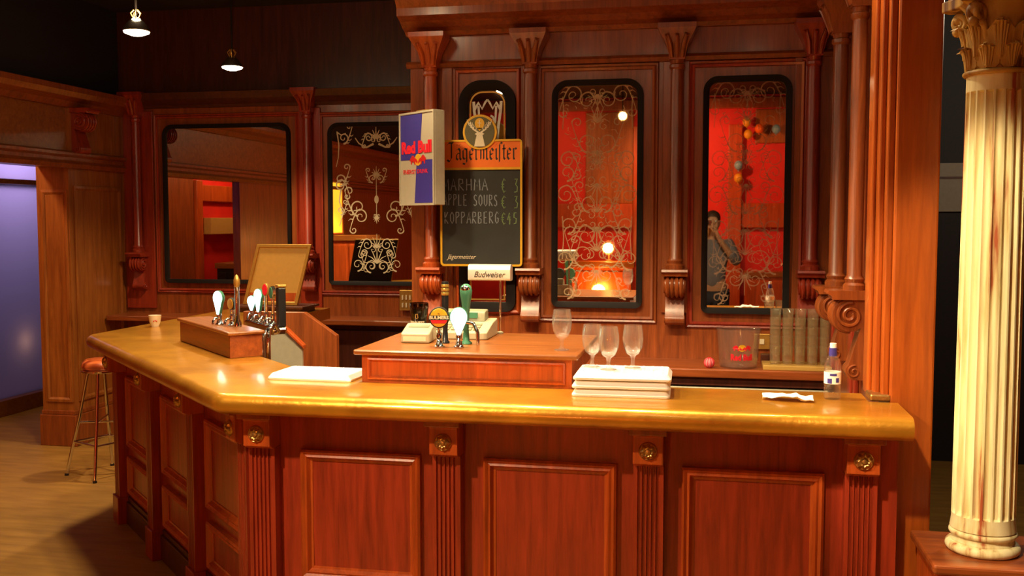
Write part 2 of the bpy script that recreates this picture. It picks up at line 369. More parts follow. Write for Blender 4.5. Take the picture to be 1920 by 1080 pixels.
struct('wall_behind_window', MB().box(-7.5, -7.4, 7.0, 9.6, 0, ZC).box(-7.5, -6.17, 6.95, 7.05, 0, ZC).box(-7.5, -6.1, 9.5, 9.6, 0, ZC), M_DARK)
# left wall: pier at the back corner, near pier, and the beam over the opening
mb = MB().box(XL - 0.27, XL, 6.73, YL, 0, 2.64)
struct('wall_left', mb, M_WOODB)
struct('wall_left_near', MB().box(XL - 0.08, XL, -3.0, 5.35, 0, 2.12), M_WOOD)
struct('wall_left_beam', MB().box(XL - 0.25, XL - 0.01, -3.0, 6.73, 2.12, 2.64), M_WOODTH)
struct('wall_left_upper', MB().box(XL - 0.25, XL - 0.02, -3.0, YL, 2.64, ZC), M_DARK)
# left wall mouldings
def molding(path_y0, path_y1, prof, name, mat):      # prof: (outward, z) on the left wall
    return struct(name, MB().prism([(XL + a, z) for a, z in prof], path_y0, path_y1, 'y'), mat)
molding(-3.0, YL - 0.01, [(0, 2.56), (0.02, 2.56), (0.05, 2.60), (0.11, 2.625), (0.13, 2.66), (0.13, 2.70), (0.0, 2.72)], 'trim_1', M_WOOD)
molding(-3.0, YL - 0.01, [(0, 2.11), (0.03, 2.11), (0.045, 2.14), (0.02, 2.165), (0.02, 2.19), (0.05, 2.205), (0.05, 2.225), (0, 2.24)], 'trim_2', M_WOOD)
mb = MB()
ringframe(mb, [(0.02, 0.0), (0.02, -0.012), (0.0, -0.014), (-0.014, -0.004), (-0.014, 0.0)], (-0.255 + 0.04, -0.03, 0.36, 1.93), 0)
mb2 = MB(frame_M((XL, 6.73, 0), 0)); mb2.add(mb.v, mb.f)
m3 = MB(frame_M((XL, 0, 0), pi / 2)); ringframe(m3, [(0.02, 0.0), (0.02, -0.012), (0.0, -0.014), (-0.014, -0.004), (-0.014, 0.0)], (6.80, 7.38, 0.36, 1.96), 0)
mb2.M = Matrix(); mb2.add(m3.v, m3.f)
struct('trim_3', mb2, M_WOODB)
struct('baseboard_left', MB().box(XL - 0.29, XL + 0.02, 6.71, YL - 0.01, 0, 0.24).box(XL - 0.28, XL + 0.01, 6.72, YL - 0.01, 0.24, 0.275), M_WOOD, bev=0.006)

# the frosted window in the passage wall
win = MB().box(-6.12, -6.105, 7.37, 9.2, 0.14, 2.30).build('window_1', M_FROST, kind='structure')
fr = MB().box(-6.16, -6.03, 7.37, 9.2, 0.0, 0.14).box(-6.15, -6.04, 7.37, 9.2, 2.04, 2.085).box(-6.15, -6.04, 7.37, 7.43, 0.14, 2.3)
fr.build('window_frame', M_WOODTH, win, bev=0.005)
# corbel under the left cornice
def corbel_mb(M, w=0.10, d=0.11, h=0.30, parts=True):
    """scroll console: back on y=0, projecting to -y, top at z=0"""
    mb = MB(M); pts = []
    rt, rl = d * 0.50, d * 0.26
    cu, cv = -d + rt, -rt - 0.035
    for k in range(15): a = radians(80 + 230 * k / 14); pts.append((cu + rt * cos(a), cv + rt * sin(a)))
    pts += [(-d * 0.34, -h * 0.62)]
    c2u, c2v = -rl - d * 0.08, -h + rl
    for k in range(9): a = radians(130 + 150 * k / 8); pts.append((c2u + rl * cos(a), c2v + rl * sin(a)))
    pts += [(0, -h), (0, -0.035)]
    mb.prism(pts, -w / 2, w / 2, 'x')
    ab = MB(M).prism([(0, 0), (-d - 0.02, 0), (-d - 0.025, -0.012), (-d - 0.01, -0.022), (-d - 0.005, -0.036), (0, -0.036)], -w / 2 - 0.018, w / 2 + 0.018, 'x')
    vo = []
    for sx in (-1, 1):
        for (u, v, r, t) in ((cu, cv, rt * 0.80, 1.9), (c2u, c2v, rl * 0.8, 1.4)):
            sp = spiral(u, v, r, t, 1.4, 1, 34)
            vo.append(('volute', MB(M).tube([(sx * (w / 2 + 0.002), a, b) for a, b in sp], r * 0.15, 6)))
    for k in range(4):      # leaf ribs down the face
        vo.append(('carved_rib', MB(M).tube([(w * (-0.36 + 0.24 * k), u - 0.004, v) for u, v in pts[1:13]], 0.009, 6)))
    return mb, ab, vo
def corbel(M, parent, mat, matv, w=0.10, d=0.11, h=0.30, name='corbel'):
    a, b, c = corbel_mb(M, w, d, h)
    o = a.build(name, mat, parent, smooth=40); b.build('abacus', mat, o)
    for nm, q in c: q.build(nm, matv, o, smooth=50)
    return o
cb = thing('scroll_bracket', 'carved wooden scroll bracket high on the left wall under its cornice', 'bracket', (XL, 6.85, 2.56), pi / 2)
a, b, c = corbel_mb(Matrix.Rotation(0, 4, 'Z'), 0.13, 0.13, 0.34)
a.build('console', M_WOODR, cb, smooth=40); b.build('abacus', M_WOODR, cb)
for nm, q in c: q.build(nm, M_WOODR, cb, smooth=50)

# back wall trims: frieze line, cornice, panel under mirrors (right), chair shelf (left)
def rtrim(name, x0, x1, prof, mat, y=YR): return struct(name, MB().prism([(y - a, z) for a, z in prof], x0, x1, 'x'), mat)
rtrim('trim_4', -1.66, XR, [(0, 2.565), (0.02, 2.565), (0.035, 2.585), (0.02, 2.60), (0, 2.605)], M_WOOD)
rtrim('trim_5', -1.66, XR, [(0, 2.74), (0.03, 2.74), (0.05, 2.76), (0.10, 2.775), (0.14, 2.80), (0.20, 2.82), (0.20, 2.86), (0.23, 2.90), (0, 2.92)], M_WOOD)
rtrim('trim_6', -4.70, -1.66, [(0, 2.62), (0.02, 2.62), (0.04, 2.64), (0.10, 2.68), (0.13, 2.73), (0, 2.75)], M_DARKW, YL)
# raised stiles between the bays
mb = MB()
for (x0, x1) in ((-1.64, -1.56), (-1.46, -1.40), (-1.00, -0.90), (-0.24, -0.10), (0.44, 0.48)):
    mb.box(x0, x1, YR - 0.018, YR, 1.22, 2.565)
struct('trim_7', mb, M_WOOD, bev=0.005)
mb = MB()
for (x0, x1) in ((-4.68, -4.42), (-3.16, -2.98), (-2.12, -1.7)): mb.box(x0, x1, YL - 0.018, YL, 1.0, 2.60)
struct('trim_8', mb, M_WOODR, bev=0.005)

# ------------------------------------------------------------------ engaged columns
def eng_column(x, y, rz, label, mat=M_WOOD, dark=M_DARKW, ztop=2.56, zbot=1.46, cap=True, group='engaged columns of the back bar', r=0.034, d=0.11, h=0.30):
    t = thing('engaged_column', label, 'column', (x, y, 0), rz, group)
    cy = -0.045
    prof = [(r * 1.45, zbot), (r * 1.45, zbot + 0.02), (r * 1.15, zbot + 0.03), (r * 1.3, zbot + 0.045), (r, zbot + 0.06), (r * 1.0, ztop - 0.08), (r * 0.94, ztop - 0.05), (r * 1.2, ztop - 0.04), (r * 1.2, ztop - 0.025), (r, ztop - 0.02), (r * 1.1, ztop)]
    MB().lathe(prof, 24, (0, cy)).build('shaft', mat, t, smooth=40)
    if cap:
        mb = MB(); rings = [(r * 1.2, 0), (r * 1.3, 0.03), (r * 1.7, 0.08), (r * 2.5, 0.13), (r * 2.9, 0.155), (r * 2.9, 0.18)]
        for (a, z0), (b, z1) in zip(rings[:-1], rings[1:]):
            vs = [(-a, -a + cy, ztop + z0), (a, -a + cy, ztop + z0), (a, 0, ztop + z0), (-a, 0, ztop + z0), (-b, -b + cy, ztop + z1), (b, -b + cy, ztop + z1), (b, 0, ztop + z1), (-b, 0, ztop + z1)]
            mb.add(vs, [(0, 1, 5, 4), (1, 2, 6, 5), (3, 0, 4, 7), (0, 3, 2, 1), (4, 5, 6, 7)])
        cp = mb.build('capital', mat, t)
        lf = MB()
        for k in (-1, 0, 1):
            lf.tube([(k * r * 0.8, cy - r * 1.2, ztop + 0.01), (k * r * 1.0, cy - r * 1.75, ztop + 0.07), (k * r * 1.5, cy - r * 2.5, ztop + 0.125), (k * r * 1.7, cy - r * 2.75, ztop + 0.11)], 0.012, 6, [1, 1.2, 1, .6])
        lf.build('leaf', mat, cp, smooth=60)
    corbel(Matrix.Translation((0, 0, zbot)), t, mat, mat, w=0.10, d=d, h=h)
    return t
eng_column(-1.51, YR - 0.018, 0, 'slim orange-lit wooden column at left end of the right back wall, behind the light box', M_WOODT)
eng_column(-0.95, YR - 0.018, 0, 'slim wooden wall column right of the menu chalkboard')
eng_column(-0.165, YR - 0.018, 0, 'slim wooden wall column between the two tall red mirrors')
eng_column(0.53, YR, 0, 'slim dark wooden wall column in the corner right of the rightmost mirror', M_WOODR, h=0.26)
eng_column(-4.54, YL - 0.018, 0, 'slim wooden wall column in the far left corner beside the plain mirror', M_WOODR)
eng_column(-3.07, YL - 0.018, 0, 'slim wooden wall column between the two mirrors of the left back wall', M_WOODR)
eng_column(XR, 4.78, -pi / 2, 'dark wooden column on the right partition with a carved scroll, farther from the post', M_WOOD, d=0.12, zbot=1.42, h=0.34)
eng_column(XR, 4.20, -pi / 2, 'orange-lit wooden column on the right partition with a big carved scroll, nearest the post', M_WOOD, d=0.13, zbot=1.44, h=0.36, r=0.03)
mb = MB()
for (y0, y1) in ((4.32, 4.36), (4.44, 4.52), (4.92, 4.96), (5.1, 5.2)): mb.box(XR - 0.02, XR, y0, y1, 0.97, 2.565)
struct('trim_9', mb, M_WOODR, bev=0.005)

# ------------------------------------------------------------------ post at the end of the bar
post = thing('wooden_post', 'broad orange-brown wooden post at the right end of the bar, floor to ceiling', 'post', (0.70, 3.72, 0))
MB().box(-0.07, 0.075, -0.10, 0.10, 0, ZC).build('shaft', M_POST, post, bev=0.008)
mb = MB()
for (x0, x1, y0) in ((-0.095, -0.07, -0.085), (-0.115, -0.095, -0.05), (-0.13, -0.115, 0.0)): mb.box(x0, x1, y0, 0.10, 1.095, ZC)
mb.build('edge_moulding', M_POST, post, bev=0.006)
MB().box(-0.135, -0.068, -0.105, 0.0, 1.09, 1.115).build('base_bead', M_BRASS, post, bev=0.006)

# ------------------------------------------------------------------ mirrors
def mirror(name, label, X0, X1, Z0, Z1, Y, rt, mat_frame=M_BLACK, fw=0.028, wood_mat=M_WOOD, etch=None, etch_mat=M_ETCH, gold=False, woodframe=True):
    cx = (X0 + X1) / 2; t = thing(name, label, 'mirror', (cx, Y, Z0)); w = (X1 - X0) / 2; h = Z1 - Z0
    MB().prism(rrect(-w, w, 0, h, rt, 0.004), -0.012, 0, 'y').build('glass', M_MIRROR, t)
    mb = MB(); ringframe(mb, [(-0.004, -0.001), (-0.004, -0.020), (0.006, -0.026), (fw, -0.030), (fw, -0.001)], (-w, w, 0, h), rt, 0.01)
    mb.build('frame', mat_frame, t, smooth=35)
    if gold:
        mb = MB(); ringframe(mb, [(-0.012, -0.0125), (-0.012, -0.0145), (-0.004, -0.0145), (-0.004, -0.0125)], (-w + 0.006, w - 0.006, 0.01, h - 0.006), rt)
        mb.build('gilt_line', M_GOLD, t)
    if woodframe:
        mb = MB(); ringframe(mb, [(0.0, -0.002), (0.0, -0.018), (0.012, -0.022), (0.02, -0.012), (0.03, -0.016), (0.036, -0.002)], (-w - fw - 0.045, w + fw + 0.045, -fw - 0.045, h + fw + 0.05), 0)
        mb.build('outer_moulding', wood_mat, t, smooth=30)
    if etch:
        e = MB(); etch(e, w, h); e.build('etched_scrollwork', etch_mat, t)
    return t
EY = -0.0125
def motif_c(e, x, z, s, sg=1, flip=1, wd=0.008):
    """S scroll with leaf"""
    sp1 = spiral(x, z, 0.055 * s, 1.3, -pi / 2 * flip, sg); e.ribbon(sp1, wd, EY, w1=wd * 0.5)
    p0 = sp1[0]; path = [(p0[0] + sg * 0.09 * s * t, p0[1] + flip * 0.16 * s * (t ** 1.5) - flip * 0.02 * s * sin(pi * t)) for t in [k / 10 for k in range(11)]]
    e.ribbon(path, wd * 1.2, EY - 0.0002, w1=wd * 0.5)
    e1 = path[-1]; sp2 = spiral(e1[0] - sg * 0.03 * s, e1[1], 0.03 * s, 1.1, 0 if sg > 0 else pi, sg * flip); e.ribbon(sp2, wd, EY - 0.0003, w1=wd * 0.4)
    for k in range(3):
        q = path[3 + 2 * k]; e.ribbon([q, (q[0] + sg * 0.022 * s, q[1] - flip * 0.005 * s), (q[0] + sg * 0.040 * s, q[1] + flip * 0.010 * s)], wd * 1.1, EY - 0.0004, w1=0.001)
def palmette(e, x, z, s, up=1, wd=0.010):
    for k in range(-3, 4):
        a = pi / 2 + k * 0.36; L = s * (0.11 - 0.014 * abs(k)); d = up
        e.ribbon([(x, z), (x + 0.5 * L * cos(a) * 1.1, z + d * 0.5 * L * sin(a)), (x + L * cos(a), z + d * L * sin(a) - d * 0.01 * abs(k) * s)], wd, EY - 0.0002 * (k + 4) * 0.5, w1=wd * 0.25)
    for sg in (-1, 1): e.ribbon(spiral(x + sg * 0.032 * s, z - up * 0.018 * s, 0.024 * s, 1.1, pi / 2 * up, sg * up), wd * 0.7, EY - 0.0012, w1=0.002)
def etch_tall(e, w, h):
    rnd = random.Random(int(w * 1000))
    for sg in (-1, 1):
        X = sg * (w - 0.03)
        e.ribbon([(X, h * 0.80), (X - sg * 0.006, h * 0.88), (X, h * 0.95)], 0.006, EY)
        e.ribbon([(X, h * 0.20), (X - sg * 0.008, h * 0.30), (X, h * 0.40)], 0.006, EY)
        motif_c(e, sg * (w - 0.09), h * 0.955, 0.9, sg, -1); motif_c(e, sg * 0.055, h * 0.93, 0.8, -sg, -1)
        motif_c(e, sg * (w - 0.06), h * 0.66, 0.8, -sg, -1); motif_c(e, sg * (w - 0.055), h * 0.60, 0.8, -sg, 1)
        motif_c(e, sg * (w - 0.05), h * 0.50, 0.9, -sg, -1); motif_c(e, sg * (w - 0.06), h * 0.36, 0.9, -sg, 1)
        motif_c(e, sg * 0.05, h * 0.74, 1.0, sg, 1); motif_c(e, sg * 0.04, h * 0.46, 0.9, sg, 1); motif_c(e, sg * 0.06, h * 0.31, 1.0, sg, -1)
        motif_c(e, sg * 0.07, h * 0.22, 1.2, sg, 1); motif_c(e, sg * (w - 0.04), h * 0.20, 1.0, -sg, 1); motif_c(e, sg * 0.05, h * 0.13, 0.9, sg, -1)
        motif_c(e, sg * (w - 0.06), h * 0.045, 0.6, -sg, 1)
    for z, s, u in ((0.955, 0.9, -1), (0.83, 1.1, 1), (0.70, 0.9, -1), (0.64, 0.9, 1), (0.55, 1.1, -1), (0.42, 1.0, 1), (0.35, 0.8, -1), (0.24, 1.2, 1), (0.15, 1.0, -1)): palmette(e, 0, h * z, s, u)
    for _ in range(70):
        x = rnd.uniform(-w + 0.04, w - 0.04); z = rnd.uniform(0.04, 0.97) * h; a = rnd.uniform(0, 6.28); l = rnd.uniform(0.012, 0.03)
        e.ribbon([(x, z), (x + l * cos(a), z + l * sin(a)), (x + l * 1.6 * cos(a + 0.5), z + l * 1.6 * sin(a + 0.5))], 0.006, EY - 0.0016, w1=0.001)
def etch_left(e, w, h):
    # corner swag, side scroll, hanging centre ornament
    for sg in (-1, 1):
        X = sg * (w - 0.05)
        e.ribbon([(X, h * 0.95), (X - sg * 0.012, h * 0.88), (X - sg * 0.006, h * 0.80), (X + sg * 0.012, h * 0.74)], 0.010, EY, w1=0.005)
        e.ribbon([(X, h * 0.95), (X + sg * 0.006, h * 0.965), (X - sg * 0.03, h * 0.945), (X - sg * 0.07, h * 0.955)], 0.013, EY - 0.0003, w1=0.006)
        motif_c(e, sg * (w - 0.10), h * 0.925, 0.8, -sg, 1, 0.011)
        e.ribbon([(sg * 0.02, h * 0.885), (sg * 0.08, h * 0.862), (sg * 0.14, h * 0.89), (sg * 0.17, h * 0.925)], 0.017, EY - 0.0005, w1=0.006)
        motif_c(e, sg * 0.06, h * 0.925, 0.6, sg, -1, 0.011)
        motif_c(e, sg * (w - 0.07), h * 0.66, 0.9, -sg, 1, 0.012); motif_c(e, sg * (w - 0.075), h * 0.62, 0.8, -sg, -1, 0.011)
        e.ribbon([(sg * (w - 0.075), h * 0.60), (sg * (w - 0.06), h * 0.52), (sg * (w - 0.09), h * 0.44), (sg * (w - 0.06), h * 0.36)], 0.012, EY, w1=0.006)
        motif_c(e, sg * (w - 0.07), h * 0.46, 0.6, -sg, 1, 0.009)
        motif_c(e, sg * 0.03, h * 0.665, 0.6, sg, 1, 0.009)
        motif_c(e, sg * 0.15, h * 0.48, 1.2, sg, 1, 0.012); motif_c(e, sg * 0.13, h * 0.42, 1.0, sg, -1, 0.010)
        motif_c(e, sg * 0.05, h * 0.10, 0.9, sg, 1, 0.008); motif_c(e, sg * 0.16, h * 0.11, 0.9, -sg, 1, 0.008); motif_c(e, sg * 0.08, h * 0.24, 0.8, sg, -1, 0.008)
    palmette(e, 0, h * 0.92, 0.8, 1, 0.014); palmette(e, 0, h * 0.68, 0.7, 1, 0.012); palmette(e, 0, h * 0.42, 0.5, -1, 0.010)
    e.ribbon([(0, h * 0.68), (0, h * 0.40)], 0.005, EY - 0.0009)
    e.ball((0, EY, h * 0.53), 0.018, 10, 6, (1, 0.05, 1.8))
    palmette(e, 0, h * 0.12, 1.4, 1, 0.010); palmette(e, 0, h * 0.22, 1.0, 1, 0.009)
def etch_small(e, w, h):
    z = h - 0.10
    for sg in (-1, 1):
        e.ribbon([(sg * 0.055, z - 0.20), (sg * 0.062, z - 0.10), (sg * 0.074, z - 0.02), (sg * 0.078, z + 0.035)], 0.014, EY, w1=0.016)
        e.ribbon([(sg * 0.056, z - 0.20), (sg * 0.052, z - 0.30)], 0.012, EY, w1=0.004)
        e.ribbon([(sg * 0.074, z - 0.01), (sg * 0.05, z + 0.028), (sg * 0.03, z - 0.005), (sg * 0.012, z + 0.03), (0, z + 0.045)], 0.016, EY - 0.0004, w1=0.010)
        e.ribbon([(sg * 0.05, z + 0.01), (sg * 0.046, z - 0.07), (sg * 0.04, z - 0.10)], 0.013, EY - 0.0006, w1=0.006)
        e.ribbon(spiral(sg * 0.018, z - 0.068, 0.024, 0.75, pi / 2, -sg), 0.012, EY - 0.0008, w1=0.010)
mirror('wall_mirror', 'tall etched mirror with orange glow, right of the chalkboard', -0.81, -0.37, 1.27, 2.45, YR, 0.06, etch=etch_tall)
mirror('wall_mirror', 'narrower tall etched mirror reflecting a red room, rightmost on the back wall', 0.0, 0.40, 1.25, 2.45, YR, 0.05, etch=etch_tall, wood_mat=M_WOODR, etch_mat=M_ETCHD)
mirror('wall_mirror', 'narrow round-topped mirror with gilt line, mostly behind the menu chalkboard', -1.31, -1.09, 1.26, 2.44, YR, 0.075, fw=0.05, etch=etch_small, etch_mat=M_ETCHGLARE, gold=True, woodframe=False)
mirror('wall_mirror', 'wide plain mirror without etching at the far left of the back wall', -4.30, -3.26, 1.24, 2.46, YL, 0.06, wood_mat=M_WOODR)
mirror('wall_mirror', 'wide etched mirror with gold scrollwork left of the light box', -2.89, -2.16, 1.24, 2.45, YL, 0.06, etch=etch_left, etch_mat=M_ETCHB, wood_mat=M_WOODR)
# panelled strips around the narrow mirror
mb = MB()
ringframe(mb, [(0.0, -0.001), (0.0, -0.016), (0.012, -0.020), (0.022, -0.001)], (-0.165, 0.165, 1.22, 2.535), 0)
mb2 = MB(Matrix.Translation((-1.20, YR, 0))); mb2.add(mb.v, mb.f); struct('trim_10', mb2, M_WOODT)

# ------------------------------------------------------------------ back shelves and fridge
sh = thing('back_shelf', 'long wooden shelf along the right back wall under the mirrors', 'shelf', (-0.45, 5.27, 0.95))
MB().box(-1.05, 1.065, -0.19, 0.178, -0.022, 0.022).build('shelf_board', M_WOODH, sh, bev=0.006)
MB().box(-1.05, 1.065, -0.16, -0.14, -0.065, -0.022).build('apron', M_DARKW, sh)
fg = thing('bottle_fridge', 'black low fridge with a chrome rail under the right back shelf', 'fridge', (0.16, 5.28, 0))
MB().box(-0.40, 0.44, -0.13, 0.15, 0.02, 0.84).build('body', M_BLACKP, fg, bev=0.006)
for k in range(2):
    dr = MB().box(-0.39 + 0.42 * k, 0.015 + 0.42 * k, -0.155, -0.13, 0.06, 0.82).build('door', M_BLACKP, fg, bev=0.004)
    MB().box(-0.37 + 0.42 * k, -0.0 + 0.42 * k, -0.175, -0.155, 0.78, 0.81).build('handle', M_STEEL, dr, bev=0.004)
MB().box(-0.40, 0.44, -0.17, -0.13, 0.84, 0.875).build('rail', M_STEEL, fg, bev=0.004)
sh2 = thing('back_shelf', 'wooden shelf along the left back wall below the two mirrors', 'shelf', (-3.15, 7.28, 0.945))
MB().box(-1.53, 1.50, -0.15, 0.168, -0.02, 0.02).build('shelf_board', M_WOODH, sh2, bev=0.006)
cbn = thing('back_cabinet', 'dark low cabinet under the left back shelf', 'cabinet', (-2.55, 7.30, 0))
MB().box(-0.9, 0.9, -0.08, 0.14, 0.0, 0.92).build('body', M_DARKW, cbn, bev=0.004)
for k in range(3): 
    d_ = MB().box(-0.88 + 0.6 * k, -0.30 + 0.6 * k, -0.10, -0.08, 0.06, 0.88).build('door', M_DARKW, cbn, bev=0.004)
    MB().ball((-0.36 + 0.6 * k, -0.11, 0.6), 0.012).build('knob', M_BRASS, d_, smooth=60)
v = thing('wall_grille', 'yellowed slotted grille plate on the wall below the gold-etched mirror', 'grille', (-2.265, YL - 0.018, 1.10))
MB().box(-0.075, 0.075, -0.012, 0, -0.08, 0.08).build('plate', M_GOLD, v, bev=0.004)
for i in range(4):
    for j in range(2): MB().box(-0.055 + 0.03 * i, -0.043 + 0.03 * i, -0.017, -0.012, -0.055 + 0.06 * j, -0.02 + 0.06 * j).build('slot', M_CREAM, v)

# ------------------------------------------------------------------ the bar
def offset_path(P, d):
    """outer polyline offset inwards by d (positive = towards the staff side)"""
    out = []
    segs = []
    for a, b in zip(P[:-1], P[1:]):
        dx, dy = b[0] - a[0], b[1] - a[1]; l = sqrt(dx * dx + dy * dy); n = (dy / l, -dx / l); segs.append(((a[0] + n[0] * d, a[1] + n[1] * d), (dx / l, dy / l)))
    out.append(segs[0][0])
    for (p, u), (q, v) in zip(segs[:-1], segs[1:]):
        den = u[0] * v[1] - u[1] * v[0]
        if abs(den) < 1e-6: out.append(q); continue
        t = ((q[0] - p[0]) * v[1] - (q[1] - p[1]) * v[0]) / den; out.append((p[0] + u[0] * t, p[1] + u[1] * t))
    lx = P[-1][0] - P[-2][0]; ly = P[-1][1] - P[-2][1]; l = sqrt(lx * lx + ly * ly)
    out.append((P[-1][0] + ly / l * d, P[-1][1] - lx / l * d)); return out
def fillet(p0, p1, p2, r, n=6):
    a = Vector(p0) - Vector(p1); b = Vector(p2) - Vector(p1); a.normalize(); b.normalize()
    ang = a.angle(b); t = r / math.tan(ang / 2); c = Vector(p1) + (a + b).normalized() * (r / sin(ang / 2))
    s = Vector(p1) + a * t - c; e = Vector(p1) + b * t - c; a0 = atan2(s.y, s.x); a1 = atan2(e.y, e.x); da = (a1 - a0 + pi) % (2 * pi) - pi
    return [(c.x + r * cos(a0 + da * k / n), c.y + r * sin(a0 + da * k / n)) for k in range(n + 1)]
A_, B_, C_, D_ = (0.655, 3.31), (-1.75, 3.31), (-3.37, 4.93), (-3.37, 6.78)
outer = [A_] + fillet(A_, B_, C_, 0.09) + fillet(B_, C_, D_, 0.12) + [D_]
inner = [(-2.66, 6.78), (-2.66, 4.92), (-1.52, 3.78), (0.56, 3.78), (0.56, 3.605), (0.655, 3.605)]
NI = len(inner)
HT, HB = 1.09, 1.012
rings = []; R = (HT - HB) / 2
for k in range(11):
    a = pi / 2 - pi * k / 10; off = R * 1.0 * (1 - cos(a)); z = (HT + HB) / 2 + R * sin(a)
    rings.append([(x, y, z) for x, y in offset_path(outer, off)])
m = len(outer); vs = [p for r_ in rings for p in r_]; fs = [(j * m + i, j * m + i + 1, (j + 1) * m + i + 1, (j + 1) * m + i) for j in range(10) for i in range(m - 1)]
n0 = len(vs); vs += [(x, y, HT) for x, y in inner] + [(x, y, HB) for x, y in inner]
fs.append(tuple(range(0, m)) + tuple(range(n0, n0 + NI))); fs.append(tuple(range(10 * m, 11 * m))[::-1] + tuple(range(n0 + 2 * NI - 1, n0 + NI - 1, -1)))
fs += [(n0 + i, n0 + i + 1, n0 + NI + 1 + i, n0 + NI + i) for i in range(NI - 1)]
fs.append(tuple(j * m for j in range(11)) + (n0 + 2 * NI - 1, n0 + NI - 1)); fs.append(tuple(j * m + m - 1 for j in range(11))[::-1] + (n0, n0 + NI))
bt = MB().add(vs, fs).build('worktop', M_BARTOP, smooth=50)
tag(bt, 'amber varnished bar top with a rounded gleaming edge, angled at the left', 'worktop')

bar = thing('bar_counter', 'red mahogany panelled bar front with rosette brackets under the amber top', 'bar', (0, 0, 0))
body_out = [(0.645, 3.52), (-1.663, 3.52), (-3.29, 5.147), (-3.29, 6.76)]
poly = body_out + [(-3.05, 6.76), (-3.05, 5.24), (-1.60, 3.74), (0.56, 3.74), (0.56, 3.60), (0.645, 3.60)]
MB().prism(poly, 0.0, HB - 0.001, 'z').build('carcass', M_WOODR, bar)
sk = offset_path(body_out, -0.022)
MB().prism(sk + body_out[::-1], 0.0, 0.13, 'z').prism(offset_path(body_out, -0.012) + body_out[::-1], 0.13, 0.155, 'z').build('skirting', M_DARKW, bar, bev=0.004)
PM = [(0.0, 0.0), (0.0, -0.022), (-0.008, -0.028), (-0.018, -0.020), (-0.026, -0.024), (-0.036, -0.008), (-0.044, -0.006), (-0.044, 0.0)]
def bar_panel(M, x0, x1, z0=0.36, z1=0.855):
    mb = MB(M); ringframe(mb, PM, (x0, x1, z0, z1), 0); o = mb.build('panel_moulding', M_WOODT, bar)
    MB(M).box(x0 + 0.043, x1 - 0.043, -0.003, 0.004, z0 + 0.043, z1 - 0.043).build('panel_field', M_WOODR, o)
def bar_pilaster(M, x, wd=0.105):
    w = wd / 2
    # fluted shaft, plan polygon with five grooves
    pl = [(-w, 0.0)]; nfl = 5; y0 = -0.055
    pl.append((-w, y0))
    for k in range(nfl):
        c = -w + 0.012 + (wd - 0.024) * (k + 0.5) / nfl; g = (wd - 0.024) / nfl * 0.36
        pl += [(c - g, y0), (c - g * 0.6, y0 + 0.009), (c + g * 0.6, y0 + 0.009), (c + g, y0)]
    pl += [(w, y0), (w, 0.0)]
    Mx = M @ Matrix.Translation((x, 0, 0))
    p = MB(Mx).prism(pl, 0.155, 0.865, 'z').build('pilaster', M_WOODR, bar)
    MB(Mx).box(-w - 0.01, w + 0.01, -0.068, 0, 0.0, 0.155).build('pilaster_foot', M_WOODR, p, bev=0.004)
    MB(Mx).prism([(0, 0.865), (-0.070, 0.865), (-0.098, 0.878), (-0.098, 0.975), (-0.115, 0.985), (-0.115, 1.0), (-0.13, 1.011), (0, 1.011)], -w, w, 'x').build('bracket_block', M_WOODT, p, bev=0.003)
    MB(Mx).box(-w - 0.014, w + 0.014, -0.125, 0, 0.983, 1.009).build('bracket_cap', M_WOOD, p, bev=0.004)
    r = MB(Mx)
    Rr = Mx @ Matrix.Translation((0, -0.098, 0.925)) @ Matrix.Rotation(pi / 2, 4, 'X')
    r = MB(Rr); r.lathe([(0.032, 0.0), (0.032, 0.004), (0.029, 0.007), (0.026, 0.005)], 28)
    r.lathe([(0.026, 0.003), (0.024, 0.012), (0.016, 0.018), (0.010, 0.014), (0.008, 0.020), (0.0005, 0.022)], 32, flute=lambda a, z: 1 + 0.13 * cos(8 * a) * (1 if z < 0.019 else 0))
    r.build('rosette', M_BRASS, p, smooth=45, label='round brass flower rosette')
MF = frame_M((0, 3.52, 0), 0)
for x in (-1.64, -0.92, -0.19, 0.52): bar_pilaster(MF, x)
for a, b in ((-1.50, -1.03), (-0.79, -0.305), (-0.075, 0.405)): bar_panel(MF, a, b)
MA = frame_M((-3.29, 5.147, 0), -pi / 4)
for x in (0.07, 0.80, 1.52, 2.22): bar_pilaster(MA, x)
for a, b in ((0.19, 0.68), (0.92, 1.40), (1.64, 2.10)):
    bar_panel(MA, a, b, 0.46, 0.855); bar_panel(MA, a, b, 0.19, 0.40)

# till plinth in the middle and tap box on the arm
tb = thing('till_plinth', 'low panelled wooden plinth on the bar in the middle, carrying the till and taps', 'plinth', (-0.905, 3.68, HT))
MB().box(-0.41, 0.415, 0.0, 0.10, 0, 0.108).box(-0.41, 0.415, 0.10, 0.64, 0.03, 0.108).build('carcass', M_WOODT, tb)
MB().box(-0.44, 0.44, -0.018, 0.66, 0.108, 0.128).build('top_board', M_WOODTH, tb, bev=0.006)
mb = MB(); ringframe(mb, [(0.0, 0.0), (0.0, -0.010), (-0.006, -0.012), (-0.012, -0.004), (-0.012, 0.0)], (-0.385, 0.39, 0.014, 0.096), 0); mb.build('front_moulding', M_WOODT, tb)
ks = thing('till_cabinet', 'dark wooden cabinet behind the bar carrying the back of the till plinth', 'cabinet', (-0.905, 4.20, 0))
MB().box(-0.38, 0.38, -0.18, 0.10, 0.0, 1.118).build('body', M_DARKW, ks, bev=0.004)
MB().box(-0.36, 0.36, 0.10, 0.115, 0.08, 1.05).build('door', M_DARKW, ks, bev=0.003)
ab = thing('tap_plinth', 'long low wooden box on the angled left arm of the bar, under the beer taps', 'plinth', (-2.13, 4.19, HT), -pi / 4)
